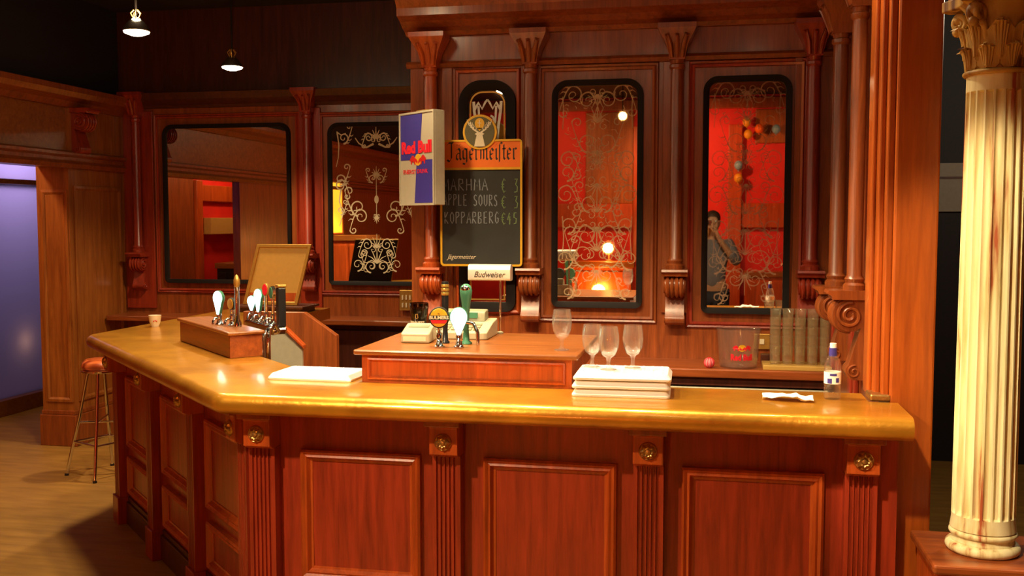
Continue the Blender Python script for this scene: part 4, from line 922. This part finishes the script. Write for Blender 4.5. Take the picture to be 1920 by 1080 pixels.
# blackletter strokes, unit x-height 1
BL = {
 'J': (0.95, [[(0.75, 1.5), (0.25, 1.5)], [(0.55, 1.5), (0.55, 0.15), (0.35, -0.15), (0.08, 0.0)], [(0.25, 1.5), (0.1, 1.3)]]),
 'ä': (0.75, [[(0.15, 0.85), (0.4, 1.0), (0.55, 0.85), (0.55, 0.15), (0.68, 0.0)], [(0.55, 0.6), (0.2, 0.5), (0.15, 0.15), (0.3, 0.0), (0.55, 0.2)], [(0.2, 1.28), (0.24, 1.34)], [(0.48, 1.28), (0.52, 1.34)]]),
 'g': (0.75, [[(0.55, 0.9), (0.3, 1.0), (0.15, 0.85), (0.15, 0.2), (0.3, 0.05), (0.55, 0.2)], [(0.55, 1.0), (0.55, -0.2), (0.35, -0.4), (0.12, -0.3)]]),
 'e': (0.62, [[(0.45, 0.5), (0.15, 0.45), (0.52, 0.78), (0.32, 1.0), (0.15, 0.8), (0.15, 0.2), (0.32, 0.0), (0.52, 0.15)]]),
 'r': (0.55, [[(0.1, 0.9), (0.2, 0.95), (0.2, 0.1), (0.3, 0.0)], [(0.2, 0.8), (0.38, 1.0), (0.5, 0.88)]]),
 'm': (1.05, [[(0.08, 0.9), (0.18, 0.95), (0.18, 0.05)], [(0.18, 0.8), (0.4, 1.0), (0.5, 0.88), (0.5, 0.05)], [(0.5, 0.8), (0.72, 1.0), (0.82, 0.88), (0.82, 0.1), (0.95, 0.0)]]),
 'i': (0.38, [[(0.08, 0.88), (0.2, 0.95), (0.2, 0.12), (0.32, 0.0)], [(0.18, 1.28), (0.23, 1.34)]]),
 's': (0.45, [[(0.18, -0.2), (0.2, 1.3), (0.32, 1.5), (0.48, 1.4)]]),
 't': (0.45, [[(0.2, 1.3), (0.2, 0.15), (0.32, 0.0), (0.42, 0.1)], [(0.05, 0.95), (0.42, 0.95)]]),
}
mb = MB(); x = -0.192; s_ = 0.061; wid = sum(BL[c][0] for c in 'Jägermeister'); kx = 0.390 / wid
for c in 'Jägermeister':
    adv, st = BL[c]
    for q in st: mb.nib([(x + u * kx, 0.577 + v_ * s_) for u, v_ in q], 0.0035, 0.0038, -0.004, 0.0012)
    x += adv * kx
mb.build('blackletter_name', M_INK, t, label='black gothic word Jägermeister')
text_mb(MB(), 'Jägermeister', -0.112, 0.05, 0.036, -0.0005, 0.001, shear=0.4, width=0.165).build('script_name', M_CREAM, t, label='cream script word Jägermeister')
# chalk handwriting
HW = {
 'M': [[(0, 0), (0.1, 1), (0.45, 0.35), (0.8, 1), (0.9, 0)]], 'A': [[(0, 0), (0.42, 1), (0.85, 0)], [(0.18, 0.38), (0.68, 0.38)]],
 'R': [[(0.05, 0), (0.05, 1)], [(0.05, 1), (0.6, 0.95), (0.65, 0.65), (0.05, 0.5), (0.75, 0)]], 'H': [[(0.05, 0), (0.05, 1)], [(0.75, 0), (0.75, 1)], [(0.05, 0.5), (0.75, 0.5)]],
 'P': [[(0.05, 0), (0.05, 1)], [(0.05, 1), (0.6, 0.97), (0.68, 0.7), (0.05, 0.45)]], 'L': [[(0.05, 1), (0.05, 0), (0.65, 0.03)]], 'E': [[(0.65, 1), (0.05, 0.97), (0.05, 0), (0.68, 0.02)], [(0.05, 0.5), (0.55, 0.52)]],
 'S': [[(0.65, 0.88), (0.4, 1), (0.1, 0.85), (0.15, 0.6), (0.6, 0.42), (0.62, 0.12), (0.3, 0), (0.0, 0.12)]], 'O': [[(0.4, 1), (0.05, 0.75), (0.05, 0.25), (0.4, 0), (0.75, 0.25), (0.75, 0.75), (0.4, 1)]],
 'U': [[(0.05, 1), (0.08, 0.2), (0.38, 0), (0.68, 0.2), (0.72, 1)]], 'K': [[(0.05, 0), (0.05, 1)], [(0.7, 1), (0.06, 0.45), (0.75, 0)]], 'B': [[(0.05, 0), (0.05, 1), (0.55, 0.95), (0.6, 0.65), (0.05, 0.52), (0.68, 0.35), (0.6, 0.05), (0.05, 0)]],
 'G': [[(0.7, 0.85), (0.4, 1), (0.05, 0.7), (0.08, 0.2), (0.4, 0), (0.7, 0.15), (0.7, 0.45), (0.42, 0.45)]], '€': [[(0.75, 0.85), (0.5, 1), (0.2, 0.75), (0.2, 0.25), (0.5, 0), (0.75, 0.12)], [(0, 0.6), (0.55, 0.6)], [(0, 0.4), (0.5, 0.4)]],
 '3': [[(0.1, 0.95), (0.6, 0.98), (0.3, 0.58), (0.65, 0.4), (0.55, 0.05), (0.05, 0.02)]], '4': [[(0.45, 1), (0.05, 0.4), (0.7, 0.4)], [(0.5, 0.7), (0.45, 0)]], '5': [[(0.6, 1), (0.15, 1), (0.1, 0.6), (0.55, 0.5), (0.5, 0.1), (0.05, 0.05)]], ' ': [], '.': [[(0.2, 0), (0.3, 0.05)]]}
def chalk(mb, txt, x, z, h, wtot, dz=0):
    kx = wtot / len(txt)
    for i, c in enumerate(txt):
        for q in HW[c]: mb.ribbon([(x + (i + u * 0.82) * kx + random.uniform(-.0008, .0008), z + dz * i / len(txt) + v_ * h) for u, v_ in q], 0.0052, -0.0006, 0.001)
mb = MB(); chalk(mb, 'MARHMA', -0.213, 0.412, 0.062, 0.262, 0.0); chalk(mb, 'APPLE SOURS', -0.211, 0.332, 0.060, 0.312, -0.006); chalk(mb, 'KOPPARBERG', -0.204, 0.232, 0.062, 0.312, 0.002)
mb.build('chalk_writing', M_CHALK, t, label='white chalk drink names')
mb = MB(); chalk(mb, '€ 3', 0.112, 0.400, 0.074, 0.105); chalk(mb, '€ 3', 0.112, 0.315, 0.066, 0.105); chalk(mb, '€45', 0.112, 0.228, 0.062, 0.100)
mb.build('chalk_prices', M_CHALKG, t, label='green chalk prices')
MB().box(-0.02, 0.02, 0.015, 0.13, 0.60, 0.62).box(-0.02, 0.02, 0.015, 0.13, 0.1, 0.12).build('hanger', M_STEEL, t)

# ------------------------------------------------------------------ lamps
def lamp(label, loc, power, aim=None, angle=115, group='ceiling spot lamps over the bar'):
    t = thing('pendant_spot_lamp', label, 'lamp', loc, 0, group)
    h = ZC - loc[2]
    MB().tube([(0, 0, 0.10), (0, 0, h - 0.02)], 0.006, 8).build('rod', M_BLACK, t)
    MB().lathe([(0.045, h - 0.02), (0.045, h)], 20).build('ceiling_rose', M_BLACK, t, smooth=40)
    MB().lathe([(0.066, 0.006), (0.074, 0.010), (0.066, 0.03), (0.040, 0.062), (0.018, 0.082)], 28, capb=False).build('reflector', M_CHROME, t, smooth=50)
    MB().lathe([(0.0005, -0.016), (0.03, -0.014), (0.066, 0.0), (0.070, 0.010), (0.0005, 0.014)], 28).build('bulb_glass', M_LAMP, t, smooth=60)
    mb = MB()
    for k in range(5):
        a = 2 * pi * k / 5; mb.tube([(0.016 * cos(a), 0.016 * sin(a), 0.08), (0.03 * cos(a), 0.03 * sin(a), 0.105), (0.012 * cos(a), 0.012 * sin(a), 0.125)], 0.004, 6)
    mb.build('clip', M_GOLD, t, smooth=60)
    light('SPOT', (loc[0], loc[1], loc[2] - 0.03), power, target=aim or (loc[0], loc[1], 0), size=0.05, angle=angle, blend=0.5)
    return t
lab = ['ceiling spot lamp second from top left, smaller and farther back', 'brightest ceiling spot lamp at the top left', 'ceiling spot lamp cut by the top edge above the bar corner', 'ceiling spot lamp behind the light box sign, just above the view', 'ceiling spot lamp above the white trays, out of view', 'ceiling spot lamp above the water bottle, out of view', 'ceiling spot lamp above the single tray, out of view', 'ceiling spot lamp above the glowing tap lens, out of view']
for (loc, pw), l in zip(BAR_LAMPS, lab): lamp(l, loc, pw, angle=125)
lab = ['ceiling spot lamp in front of the bar, centre, out of view', 'ceiling spot lamp in front of the bar, right, out of view', 'added unseen ceiling spot brightening the orange side cabinet, far left', 'added unseen ceiling spot brightening the photographer']
for (loc, aim, pw, an), l in zip(ROOM_LAMPS, lab): lamp(l, loc, pw, aim, an, 'ceiling spot lamps in front of the bar')

# ------------------------------------------------------------------ bar stool
st = thing('bar_stool', 'chrome bar stool with an orange striped seat at the left end of the bar', 'stool', (-4.00, 6.02, 0), radians(-70))
mb = MB(); 
prof = [(0.0005, 0.72), (0.10, 0.72), (0.118, 0.728), (0.124, 0.745), (0.118, 0.768), (0.095, 0.788), (0.0005, 0.79)]
MB().lathe(prof, 36).build('seat', M_STRIPE, st, smooth=50)
MB().lathe([(0.0005, 0.700), (0.116, 0.700), (0.126, 0.706), (0.126, 0.716), (0.116, 0.7205), (0.0005, 0.7205)], 36).build('seat_rim', M_CHROME, st, smooth=40)
for k in range(4):
    a = k * pi / 2; c, s = cos(a), sin(a)
    pts = [(0.085, 0.70), (0.105, 0.60), (0.145, 0.40), (0.19, 0.22), (0.225, 0.07), (0.238, 0.004)]
    lg = MB().tube([(r * c, r * s, z) for r, z in pts], 0.011, 10).build('leg', M_CHROME, st, smooth=60)
    MB().lathe([(0.014, 0.0), (0.014, 0.012), (0.012, 0.016)], 14, (0.238 * c, 0.238 * s)).build('foot_cap', M_BLACKP, lg, smooth=40)
    a2 = a + pi / 2; MB().tube([(0.187 * c, 0.187 * s, 0.23), (0.187 * cos(a2), 0.187 * sin(a2), 0.23)], 0.008, 8).build('footrest', M_CHROME, st, smooth=60)
MB().tube([(0.15, 0, 0.38), (-0.15, 0, 0.38)], 0.007, 8).tube([(0.0, 0.15, 0.36), (0, -0.15, 0.36)], 0.007, 8).build('cross_brace', M_CHROME, st, smooth=60)

# ------------------------------------------------------------------ white fluted column on its pedestal
CX_, CY_ = 0.883, 3.38; ZPd = 0.660
pd = thing('column_pedestal', 'orange-brown wooden pedestal under the cream fluted column', 'pedestal', (CX_, CY_, 0))
MB().box(-0.185, 0.185, -0.185, 0.185, ZPd - 0.03, ZPd).build('top_board', M_WOODH, pd, bev=0.008)
MB().box(-0.165, 0.165, -0.165, 0.165, 0.0, ZPd - 0.03).build('body', M_WOODT, pd, bev=0.006)
mb = MB(); ringframe(mb, [(0, 0), (0, -0.01), (-0.02, -0.012), (-0.028, 0)], (-0.12, 0.12, 0.12, ZPd - 0.10), 0); mb2 = MB(Matrix.Translation((0, -0.165, 0))); mb2.add(mb.v, mb.f); mb2.build('front_moulding', M_WOODT, pd)
MB().box(-0.18, 0.18, -0.18, 0.18, 0, 0.08).build('foot', M_WOOD, pd, bev=0.006)
wc = thing('fluted_column', 'cream worn fluted column with gilded leafy capital at the far right', 'column', (CX_, CY_, ZPd))
def torus(r, z0, z1, b): return [(r + b * cos(a), (z0 + z1) / 2 + (z1 - z0) / 2 * sin(a)) for a in [radians(-90 + 180 * k / 8) for k in range(9)]]
MB().lathe([(0.0005, 0)] + torus(0.095, 0, 0.034, 0.017) + [(0.096, 0.036), (0.092, 0.045), (0.094, 0.052)] + torus(0.090, 0.052, 0.074, 0.012) + [(0.090, 0.076), (0.0005, 0.08)], 48).build('base', M_COLUMN, wc, smooth=40)
NF = 20; zb, zt = 0.076, 1.507
def flute(z):
    d = 0.15; e0, e1 = zb + 0.045, zt - 0.05
    def f(a, zz):
        ph = (a * NF / (2 * pi)) % 1.0; g = max(0.0, 1 - ((ph - 0.5) / 0.40) ** 2)
        k = 1.0 if e0 < zz < e1 else 0.0
        return 1 - d * k * sqrt(g)
    return f
prof = []
zs = [zb, zb + 0.03, zb + 0.044, zb + 0.048] + [zb + 0.06 + (zt - zb - 0.13) * k / 24 for k in range(25)] + [zt - 0.053, zt - 0.048, zt - 0.02, zt]
for z in zs:
    t_ = (z - zb) / (zt - zb); prof.append((0.0945 - 0.006 * t_ ** 1.5 + (0.004 if z < zb + 0.02 else 0), z))
MB().lathe(prof, NF * 10, flute=flute(0)).build('shaft', M_COLUMN, wc, smooth=60)
MB().lathe([(0.088, zt)] + torus(0.092, zt, zt + 0.016, 0.009) + [(0.088, zt + 0.018)], 40).build('necking', M_CAPIT, wc, smooth=40)
z0 = zt + 0.016
cpt = MB().lathe([(0.080, z0), (0.080, z0 + 0.10), (0.086, z0 + 0.15), (0.100, z0 + 0.19), (0.115, z0 + 0.205), (0.0005, z0 + 0.21)], 36).build('capital', M_CAPIT, wc, smooth=50)
def leaf(mb, a, zb_, h, w, r0, curl):
    """acanthus leaf on the bell, with ribs and a curled tip"""
    n = 9; rows = []
    for k in range(n):
        t = k / (n - 1); z = zb_ + h * (t if t < 0.8 else 0.8 + 0.25 * (t - 0.8) - 0.9 * (t - 0.8) ** 2 * 4 * 0.6); out = r0 + 0.004 + curl * (t ** 2.6) * 1.0 + (0.008 if t > 0.8 else 0) 
        hw = w * (0.55 + 0.65 * sin(pi * min(1, t * 0.95 + 0.05)) ** 0.8) * (1 - 0.55 * max(0, t - 0.6) / 0.4) * (1 + 0.16 * (k % 2))
        rows.append([(out + (0.010 * (1 - abs(u)) if u else 0.014), u * hw, z) for u in (-1, -0.5, 0, 0.5, 1)])
    vs = [(r * cos(a) - s_ * sin(a), r * sin(a) + s_ * cos(a), z) for row in rows for r, s_, z in row]; nn = len(vs)
    vs += [((r - 0.007) * cos(a) - s_ * sin(a), (r - 0.007) * sin(a) + s_ * cos(a), z) for row in rows for r, s_, z in row]
    fs = []
    for j in range(n - 1):
        for i in range(4):
            q = (j * 5 + i, j * 5 + i + 1, (j + 1) * 5 + i + 1, (j + 1) * 5 + i); fs += [q, tuple(x + nn for x in q[::-1])]
        fs += [(j * 5, (j + 1) * 5, (j + 1) * 5 + nn, j * 5 + nn), (j * 5 + 4, j * 5 + 4 + nn, (j + 1) * 5 + 4 + nn, (j + 1) * 5 + 4)]
    fs.append(tuple((n - 1) * 5 + i for i in range(5)) + tuple((n - 1) * 5 + nn + i for i in range(4, -1, -1)))
    mb.add(vs, fs)
def leaf_ribs(mb, a, zb_, h, w, r0, curl):
    for u in (-0.7, -0.35, 0, 0.35, 0.7):
        pts = []
        for k in range(8):
            t = 0.06 + 0.80 * k / 7 * (1 - 0.25 * abs(u)); r = r0 + 0.004 + curl * t ** 2.6 + 0.0145 - 0.009 * abs(u); q = u * w * (0.35 + 0.75 * t)
            pts.append((r * cos(a) - q * sin(a), r * sin(a) + q * cos(a), zb_ + h * t))
        mb.tube(pts, 0.0042, 6, [0.7, 0.9, 1, 1, 1, 1, 0.9, 1.3])
for k in range(8):
    mb = MB(); leaf(mb, 2 * pi * k / 8 + 0.2, z0 + 0.002, 0.085, 0.030, 0.079, 0.024); leaf_ribs(mb, 2 * pi * k / 8 + 0.2, z0 + 0.002, 0.085, 0.030, 0.079, 0.024); mb.build('leaf', M_CAPIT, cpt, smooth=50)
for k in range(8):
    mb = MB(); leaf(mb, 2 * pi * (k + 0.5) / 8 + 0.2, z0 + 0.03, 0.135, 0.030, 0.080, 0.034); leaf_ribs(mb, 2 * pi * (k + 0.5) / 8 + 0.2, z0 + 0.03, 0.135, 0.030, 0.080, 0.034); mb.build('leaf', M_CAPIT, cpt, smooth=50)
for k in range(4):
    a = pi / 4 + k * pi / 2; mb = MB(Matrix.Rotation(a, 4, 'Z') @ Matrix.Translation((0, 0, z0)))
    for sg in (-1, 1):
        p = spiral(0.128, 0.165, 0.026, 1.6, -2.2, -1, 28); mb.tube([(u, sg * 0.011, v_) for u, v_ in [(0.086, 0.09), (0.094, 0.12)] + p], 0.010, 8, [1] * 20 + [0.7] * 10)
    mb.ball((0.134, 0, 0.178), 0.022, 12, 8); mb.ball((0.140, 0, 0.140), 0.016, 10, 6)
    mb.build('volute', M_CAPIT, cpt, smooth=60)
za = z0 + 0.205
P = []
for k in range(4):
    a0 = pi / 4 + k * pi / 2
    c0 = (0.185 * cos(a0 - 0.12), 0.185 * sin(a0 - 0.12)); c1 = (0.185 * cos(a0 + 0.12), 0.185 * sin(a0 + 0.12)); P += [c0, c1]
    am = a0 + pi / 4; P += [(0.125 * cos(am - 0.35), 0.125 * sin(am - 0.35)), (0.113 * cos(am), 0.113 * sin(am)), (0.125 * cos(am + 0.35), 0.125 * sin(am + 0.35))]
MB().prism(P, za, za + 0.035, 'z').build('abacus', M_CAPIT, wc, bev=0.004)
bl = tag(MB().box(0.765, 4.0, CY_ - 0.15, CY_ + 0.15, ZPd + za + 0.036, ZC).build('ceiling_beam', M_WOODH), 'wooden beam resting on the cream column, above the view', 'beam')
t = thing('wall_board', 'pale grey rectangular board on the dark far wall between post and column', 'board', (1.66, 7.5, 1.95))
MB().box(-0.17, 0.20, -0.02, 0, -0.17, 0.17).build('panel', plain('grey_board', (0.30, 0.26, 0.20), 0.7), t, bev=0.003)
MB().box(-0.17, 0.20, -0.024, -0.02, 0.06, 0.075).build('rail', M_DARKW, t)
light('POINT', (2.2, 5.4, 2.9), 45, (1.0, 0.8, 0.55), size=0.1, name='side_room_light')

# ------------------------------------------------------------------ the room behind the camera, seen in the mirrors
struct('trim_11', MB().box(0.27, 0.45, -3.0, -2.90, 0, 3.0).box(-1.0, -0.86, -3.0, -2.90, 0, 3.0), M_WOODT, bev=0.01)
struct('trim_16', MB().box(-1.66, -1.0, -3.0, -2.95, 1.95, 3.20).box(0.62, 1.6, -3.0, -2.95, 2.75, 3.20), M_WOODB, bev=0.01)
struct('trim_12', MB().box(-6.0, 4.1, -3.0, -2.92, 3.22, 3.36), M_WOOD, bev=0.01)
struct('trim_13', MB().box(0.45, 4.1, -3.0, -2.93, 1.62, 1.95).box(-6.0, -1.0, -3.0, -2.93, 1.62, 1.95), M_WOODT, bev=0.01)
def cab(name, label, x0, x1, y0, y1, h, mat, n=2):
    t = thing(name, label, 'cabinet', ((x0 + x1) / 2, (y0 + y1) / 2, 0)); w, d = (x1 - x0) / 2, (y1 - y0) / 2
    MB().box(-w, w, -d, d, 0, h - 0.07).build('body', mat, t, bev=0.005); MB().box(-w - 0.02, w + 0.02, -d - 0.02, d + 0.02, h - 0.07, h).build('top', M_WOODTH, t, bev=0.006)
    for k in range(n):
        a = -w + 2 * w * k / n + 0.02; b = -w + 2 * w * (k + 1) / n - 0.02
        MB().box(a, b, d, d + 0.015, 0.1, h - 0.12).build('door', mat, t, bev=0.004)
    return t
cab('side_cabinet', 'tall orange wooden cabinet behind the camera, seen in the gold-etched mirror', -4.66, -4.20, 2.45, 2.95, 1.53, M_WOODT)
cab('side_cabinet', 'wooden cabinet against the red wall behind the camera, seen in the rightmost mirror', 0.5, 1.5, -2.85, -2.45, 1.05, M_WOODT, 3)
lb_ = thing('doorway_glow_panel', 'glowing yellow panel standing for a lit doorway, a strip in the gold-etched mirror', 'lamp', (XL, 2.68, 1.92))  # added glowing stand-in for a lit doorway
MB().box(0.0, 0.03, -0.17, 0.17, -0.36, 0.30).build('glow_face', M_DOORGLOW, lb_); MB().box(0.0, 0.04, -0.20, -0.17, -0.38, 0.33).box(0, 0.04, 0.17, 0.20, -0.38, 0.33).box(0, 0.04, -0.17, 0.17, 0.30, 0.33).box(0, 0.04, -0.17, 0.17, -0.38, -0.36).build('frame', M_WOODT, lb_)
struct('trim_14', MB().box(-6.05, -6.02, 3.86, 6.9, 0, 2.5), M_WOOD, bev=0.01)
struct('trim_15', MB().box(-6.05, -5.98, 3.72, 3.86, 0, 2.2).box(-6.05, -5.99, 2.2, 3.72, 1.95, 2.15), M_WOODT, bev=0.01)
t = thing('wall_shelf', 'pale wooden shelf on the red passage wall, seen in the plain mirror', 'shelf', (-6.05, 2.95, 1.55))
MB().box(0, 0.14, -0.72, 0.72, 0.0, 0.20).build('front_board', plain('tan_shelf', (0.5, 0.3, 0.08), 0.5), t, bev=0.004)
cab('side_cabinet', 'black cabinet under the pale passage shelf, seen in the plain mirror', -5.88, -5.58, 2.2, 3.6, 1.2, M_BLACKP)
def table_lamp(name, label, loc, r=0.055, pw=25):
    t = thing(name, label, 'lamp', loc)
    MB().lathe([(0.05, 0), (0.05, 0.01), (0.012, 0.02), (0.010, 0.12)], 20).build('stand', M_BRASS, t, smooth=40)
    MB().ball((0, 0, 0.17), r, 18, 12).build('globe', M_GLOW, t, smooth=60)
    light('POINT', (loc[0], loc[1] + 0.12, loc[2] + 0.17), pw, (1.0, 0.42, 0.10), size=0.06)
    return t
cab('side_cabinet', 'low wooden cabinet with a glowing lamp behind the camera, seen in the orange mirror', -1.75, -0.90, -2.0, -1.6, 1.2, M_WOODT)
table_lamp('table_lamp', 'glowing amber globe lamp on a cabinet, a star of light in the orange mirror', (-1.22, -1.8, 1.201), 0.05, 22)
light('POINT', (-1.30, -1.35, 0.85), 26, (1.0, 0.42, 0.06), size=0.08, name='floor_lamp_light')
t = thing('ceiling_globe', 'small amber globe lamp hanging behind the camera, seen high in the orange mirror', 'lamp', (-1.02, -1.35, 2.98))
MB().ball((0, 0, 0), 0.05, 18, 12).build('globe', M_GLOW, t, smooth=60); MB().tube([(0, 0, 0.04), (0, 0, ZC - 2.98)], 0.006, 8).build('cord', M_BLACK, t)
for (x, z, m_, l) in ((0.50, 3.02, M_YELLOW, 'upper yellow party balloon on the red wall, seen in the rightmost mirror'), (0.52, 2.86, M_YELLOW, 'lower yellow party balloon on the red wall, seen in the rightmost mirror'), (0.66, 2.93, M_ORANGE, 'orange party balloon on the red wall, seen in the rightmost mirror'),
                   (0.88, 2.92, plain('sky_blue_rubber', (0.20, 0.45, 0.65), 0.25), 'right-hand blue party balloon on the red wall, seen in the rightmost mirror'), (0.40, 2.45, plain('sky_blue_rubber', (0.20, 0.45, 0.65), 0.25), 'lower left blue party balloon on the post, seen in the rightmost mirror'),
                   (0.40, 2.28, M_YELLOW, 'small yellow party balloon on the post under the blue one, seen in the mirror')):
    t = thing('party_balloon', l, 'balloon', (x, -2.82, z), 0, 'party balloons on the red wall')
    MB().ball((0, 0, 0), 0.055, 18, 12, (1, 1, 1.15)).build('skin', m_, t, smooth=60); MB().lathe([(0.010, -0.078), (0.003, -0.062)], 8).build('knot', m_, t)

# ------------------------------------------------------------------ the photographer, seen at the left edge of the rightmost mirror
def skin(name, pts, edges, mat, parent=None, root=0, sub=2):
    me = bpy.data.meshes.new(name); me.from_pydata([p[0] for p in pts], edges, []); me.materials.append(mat)
    o = bpy.data.objects.new(name, me); COL.objects.link(o); o.parent = parent
    md = o.modifiers.new('skin', 'SKIN'); md.use_smooth_shade = True
    if not me.skin_vertices: bpy.context.view_layer.objects.active = o
    lay = me.skin_vertices[0].data
    for i, p in enumerate(pts):
        r = p[1]; lay[i].radius = r if isinstance(r, tuple) else (r, r); lay[i].use_root = (i == root)
    s = o.modifiers.new('sub', 'SUBSURF'); s.levels = sub; s.render_levels = sub
    return o
pr = thing('person', 'person in a grey shirt and dark trousers holding a camera up to the face', 'person', (0.06, -0.30, 0))
V = []; Ed = []
def av(p, r, par=None):
    V.append((p, r))
    if par is not None: Ed.append((par, len(V) - 1))
    return len(V) - 1
pel = av((0, 0, 0.96), (0.15, 0.11)); wa = av((0, 0, 1.14), (0.135, 0.10), pel); chs = av((0, 0, 1.34), (0.165, 0.115), wa); nk0 = av((0, 0.0, 1.50), (0.075, 0.07), chs)
nk = av((0, 0.01, 1.565), (0.058, 0.058), nk0); jaw = av((0, 0.03, 1.63), (0.062, 0.075), nk); hd = av((0, 0.015, 1.71), (0.076, 0.095), jaw); top = av((0, 0.0, 1.785), (0.060, 0.075), hd)
nose = av((0, 0.118, 1.685), (0.014, 0.014), hd)
for sg in (-1, 1):
    ear = av((sg * 0.085, 0.0, 1.69), (0.014, 0.02), hd)
    sh_ = av((sg * 0.19, 0, 1.46), (0.062, 0.062), chs); el = av((sg * 0.27, 0.10, 1.24), (0.045, 0.045), sh_); wr = av((sg * 0.11 - 0.04, 0.245, 1.52), (0.028, 0.028), el)
    pm = av((sg * 0.085 - 0.05, 0.255, 1.60), (0.030, 0.020), wr)
    for k in range(4):
        f1 = av((sg * (0.085 - 0.008 * k) - 0.055, 0.265 + 0.0, 1.635 + 0.012 * k), (0.010, 0.010), pm); f2 = av((sg * (0.045 - 0.006 * k) - 0.055, 0.262, 1.645 + 0.013 * k), (0.0085, 0.0085), f1)
    th1 = av((sg * 0.055 - 0.055, 0.235, 1.615), (0.011, 0.011), pm); av((sg * 0.035 - 0.055, 0.225, 1.64), (0.009, 0.009), th1)
    hp_ = av((sg * 0.095, 0, 0.90), (0.095, 0.10), pel); kn = av((sg * 0.11, 0.015, 0.50), (0.058, 0.062), hp_); an_ = av((sg * 0.115, -0.01, 0.10), (0.040, 0.045), kn); av((sg * 0.12, 0.12, 0.045), (0.038, 0.028), an_)
skin('body', V, Ed, M_SKIN, pr)
k2 = [((0, 0, 0.93), (0.168, 0.128)), ((0, 0, 1.14), (0.15, 0.115)), ((0, 0, 1.34), (0.18, 0.13)), ((0, 0, 1.485), (0.095, 0.088))]; e2 = [(0, 1), (1, 2), (2, 3)]
for sg in (-1, 1):
    i = len(k2); k2 += [((sg * 0.19, 0, 1.46), (0.074, 0.074)), ((sg * 0.27, 0.10, 1.245), (0.056, 0.056)), ((sg * 0.20 - 0.02, 0.175, 1.38), (0.046, 0.046))]; e2 += [(2, i), (i, i + 1), (i + 1, i + 2)]
skin('shirt', k2, e2, M_SHIRT, pr)
k3 = [((0, 0, 0.97), (0.165, 0.125))]; e3 = []
for sg in (-1, 1):
    i = len(k3); k3 += [((sg * 0.095, 0, 0.88), (0.108, 0.112)), ((sg * 0.11, 0.015, 0.50), (0.074, 0.078)), ((sg * 0.115, -0.01, 0.09), (0.062, 0.066))]; e3 += [(0, i), (i, i + 1), (i + 1, i + 2)]
skin('trousers', k3, e3, M_TROUS, pr)
for sg in (-1, 1): MB().ball((sg * 0.118, 0.06, 0.0), 0.05, 18, 10, (1, 2.5, 1.4)).build('shoe', M_BLACKP, pr, smooth=60).location.z = 0.07
MB().ball((0, -0.018, 1.745), 0.092, 24, 14, (0.93, 1.12, 0.92)).build('hair', M_HAIR, pr, smooth=60)
for sg in (-1, 1): MB().ball((sg * 0.033, 0.098, 1.71), 0.011, 10, 8).build('eye', M_WHITE, pr, smooth=60)
MB().ball((0, 0.100, 1.638), 0.02, 12, 8, (1.2, 0.4, 0.3)).build('mouth', M_PINK, pr, smooth=60)
t = thing('compact_camera', 'small silver compact camera held in front of the face', 'camera', (0.0, -0.03, 1.66))
MB().box(-0.05, 0.05, -0.025, 0.0, 0.0, 0.06).build('body', M_CHROME, t, bev=0.006)
MB(Matrix.Translation((0.0, 0.0, 0.03)) @ Matrix.Rotation(-pi / 2, 4, 'X')).lathe([(0.022, -0.002), (0.022, 0.012), (0.018, 0.014)], 24).build('lens_barrel', M_BLACKP, t, smooth=40)
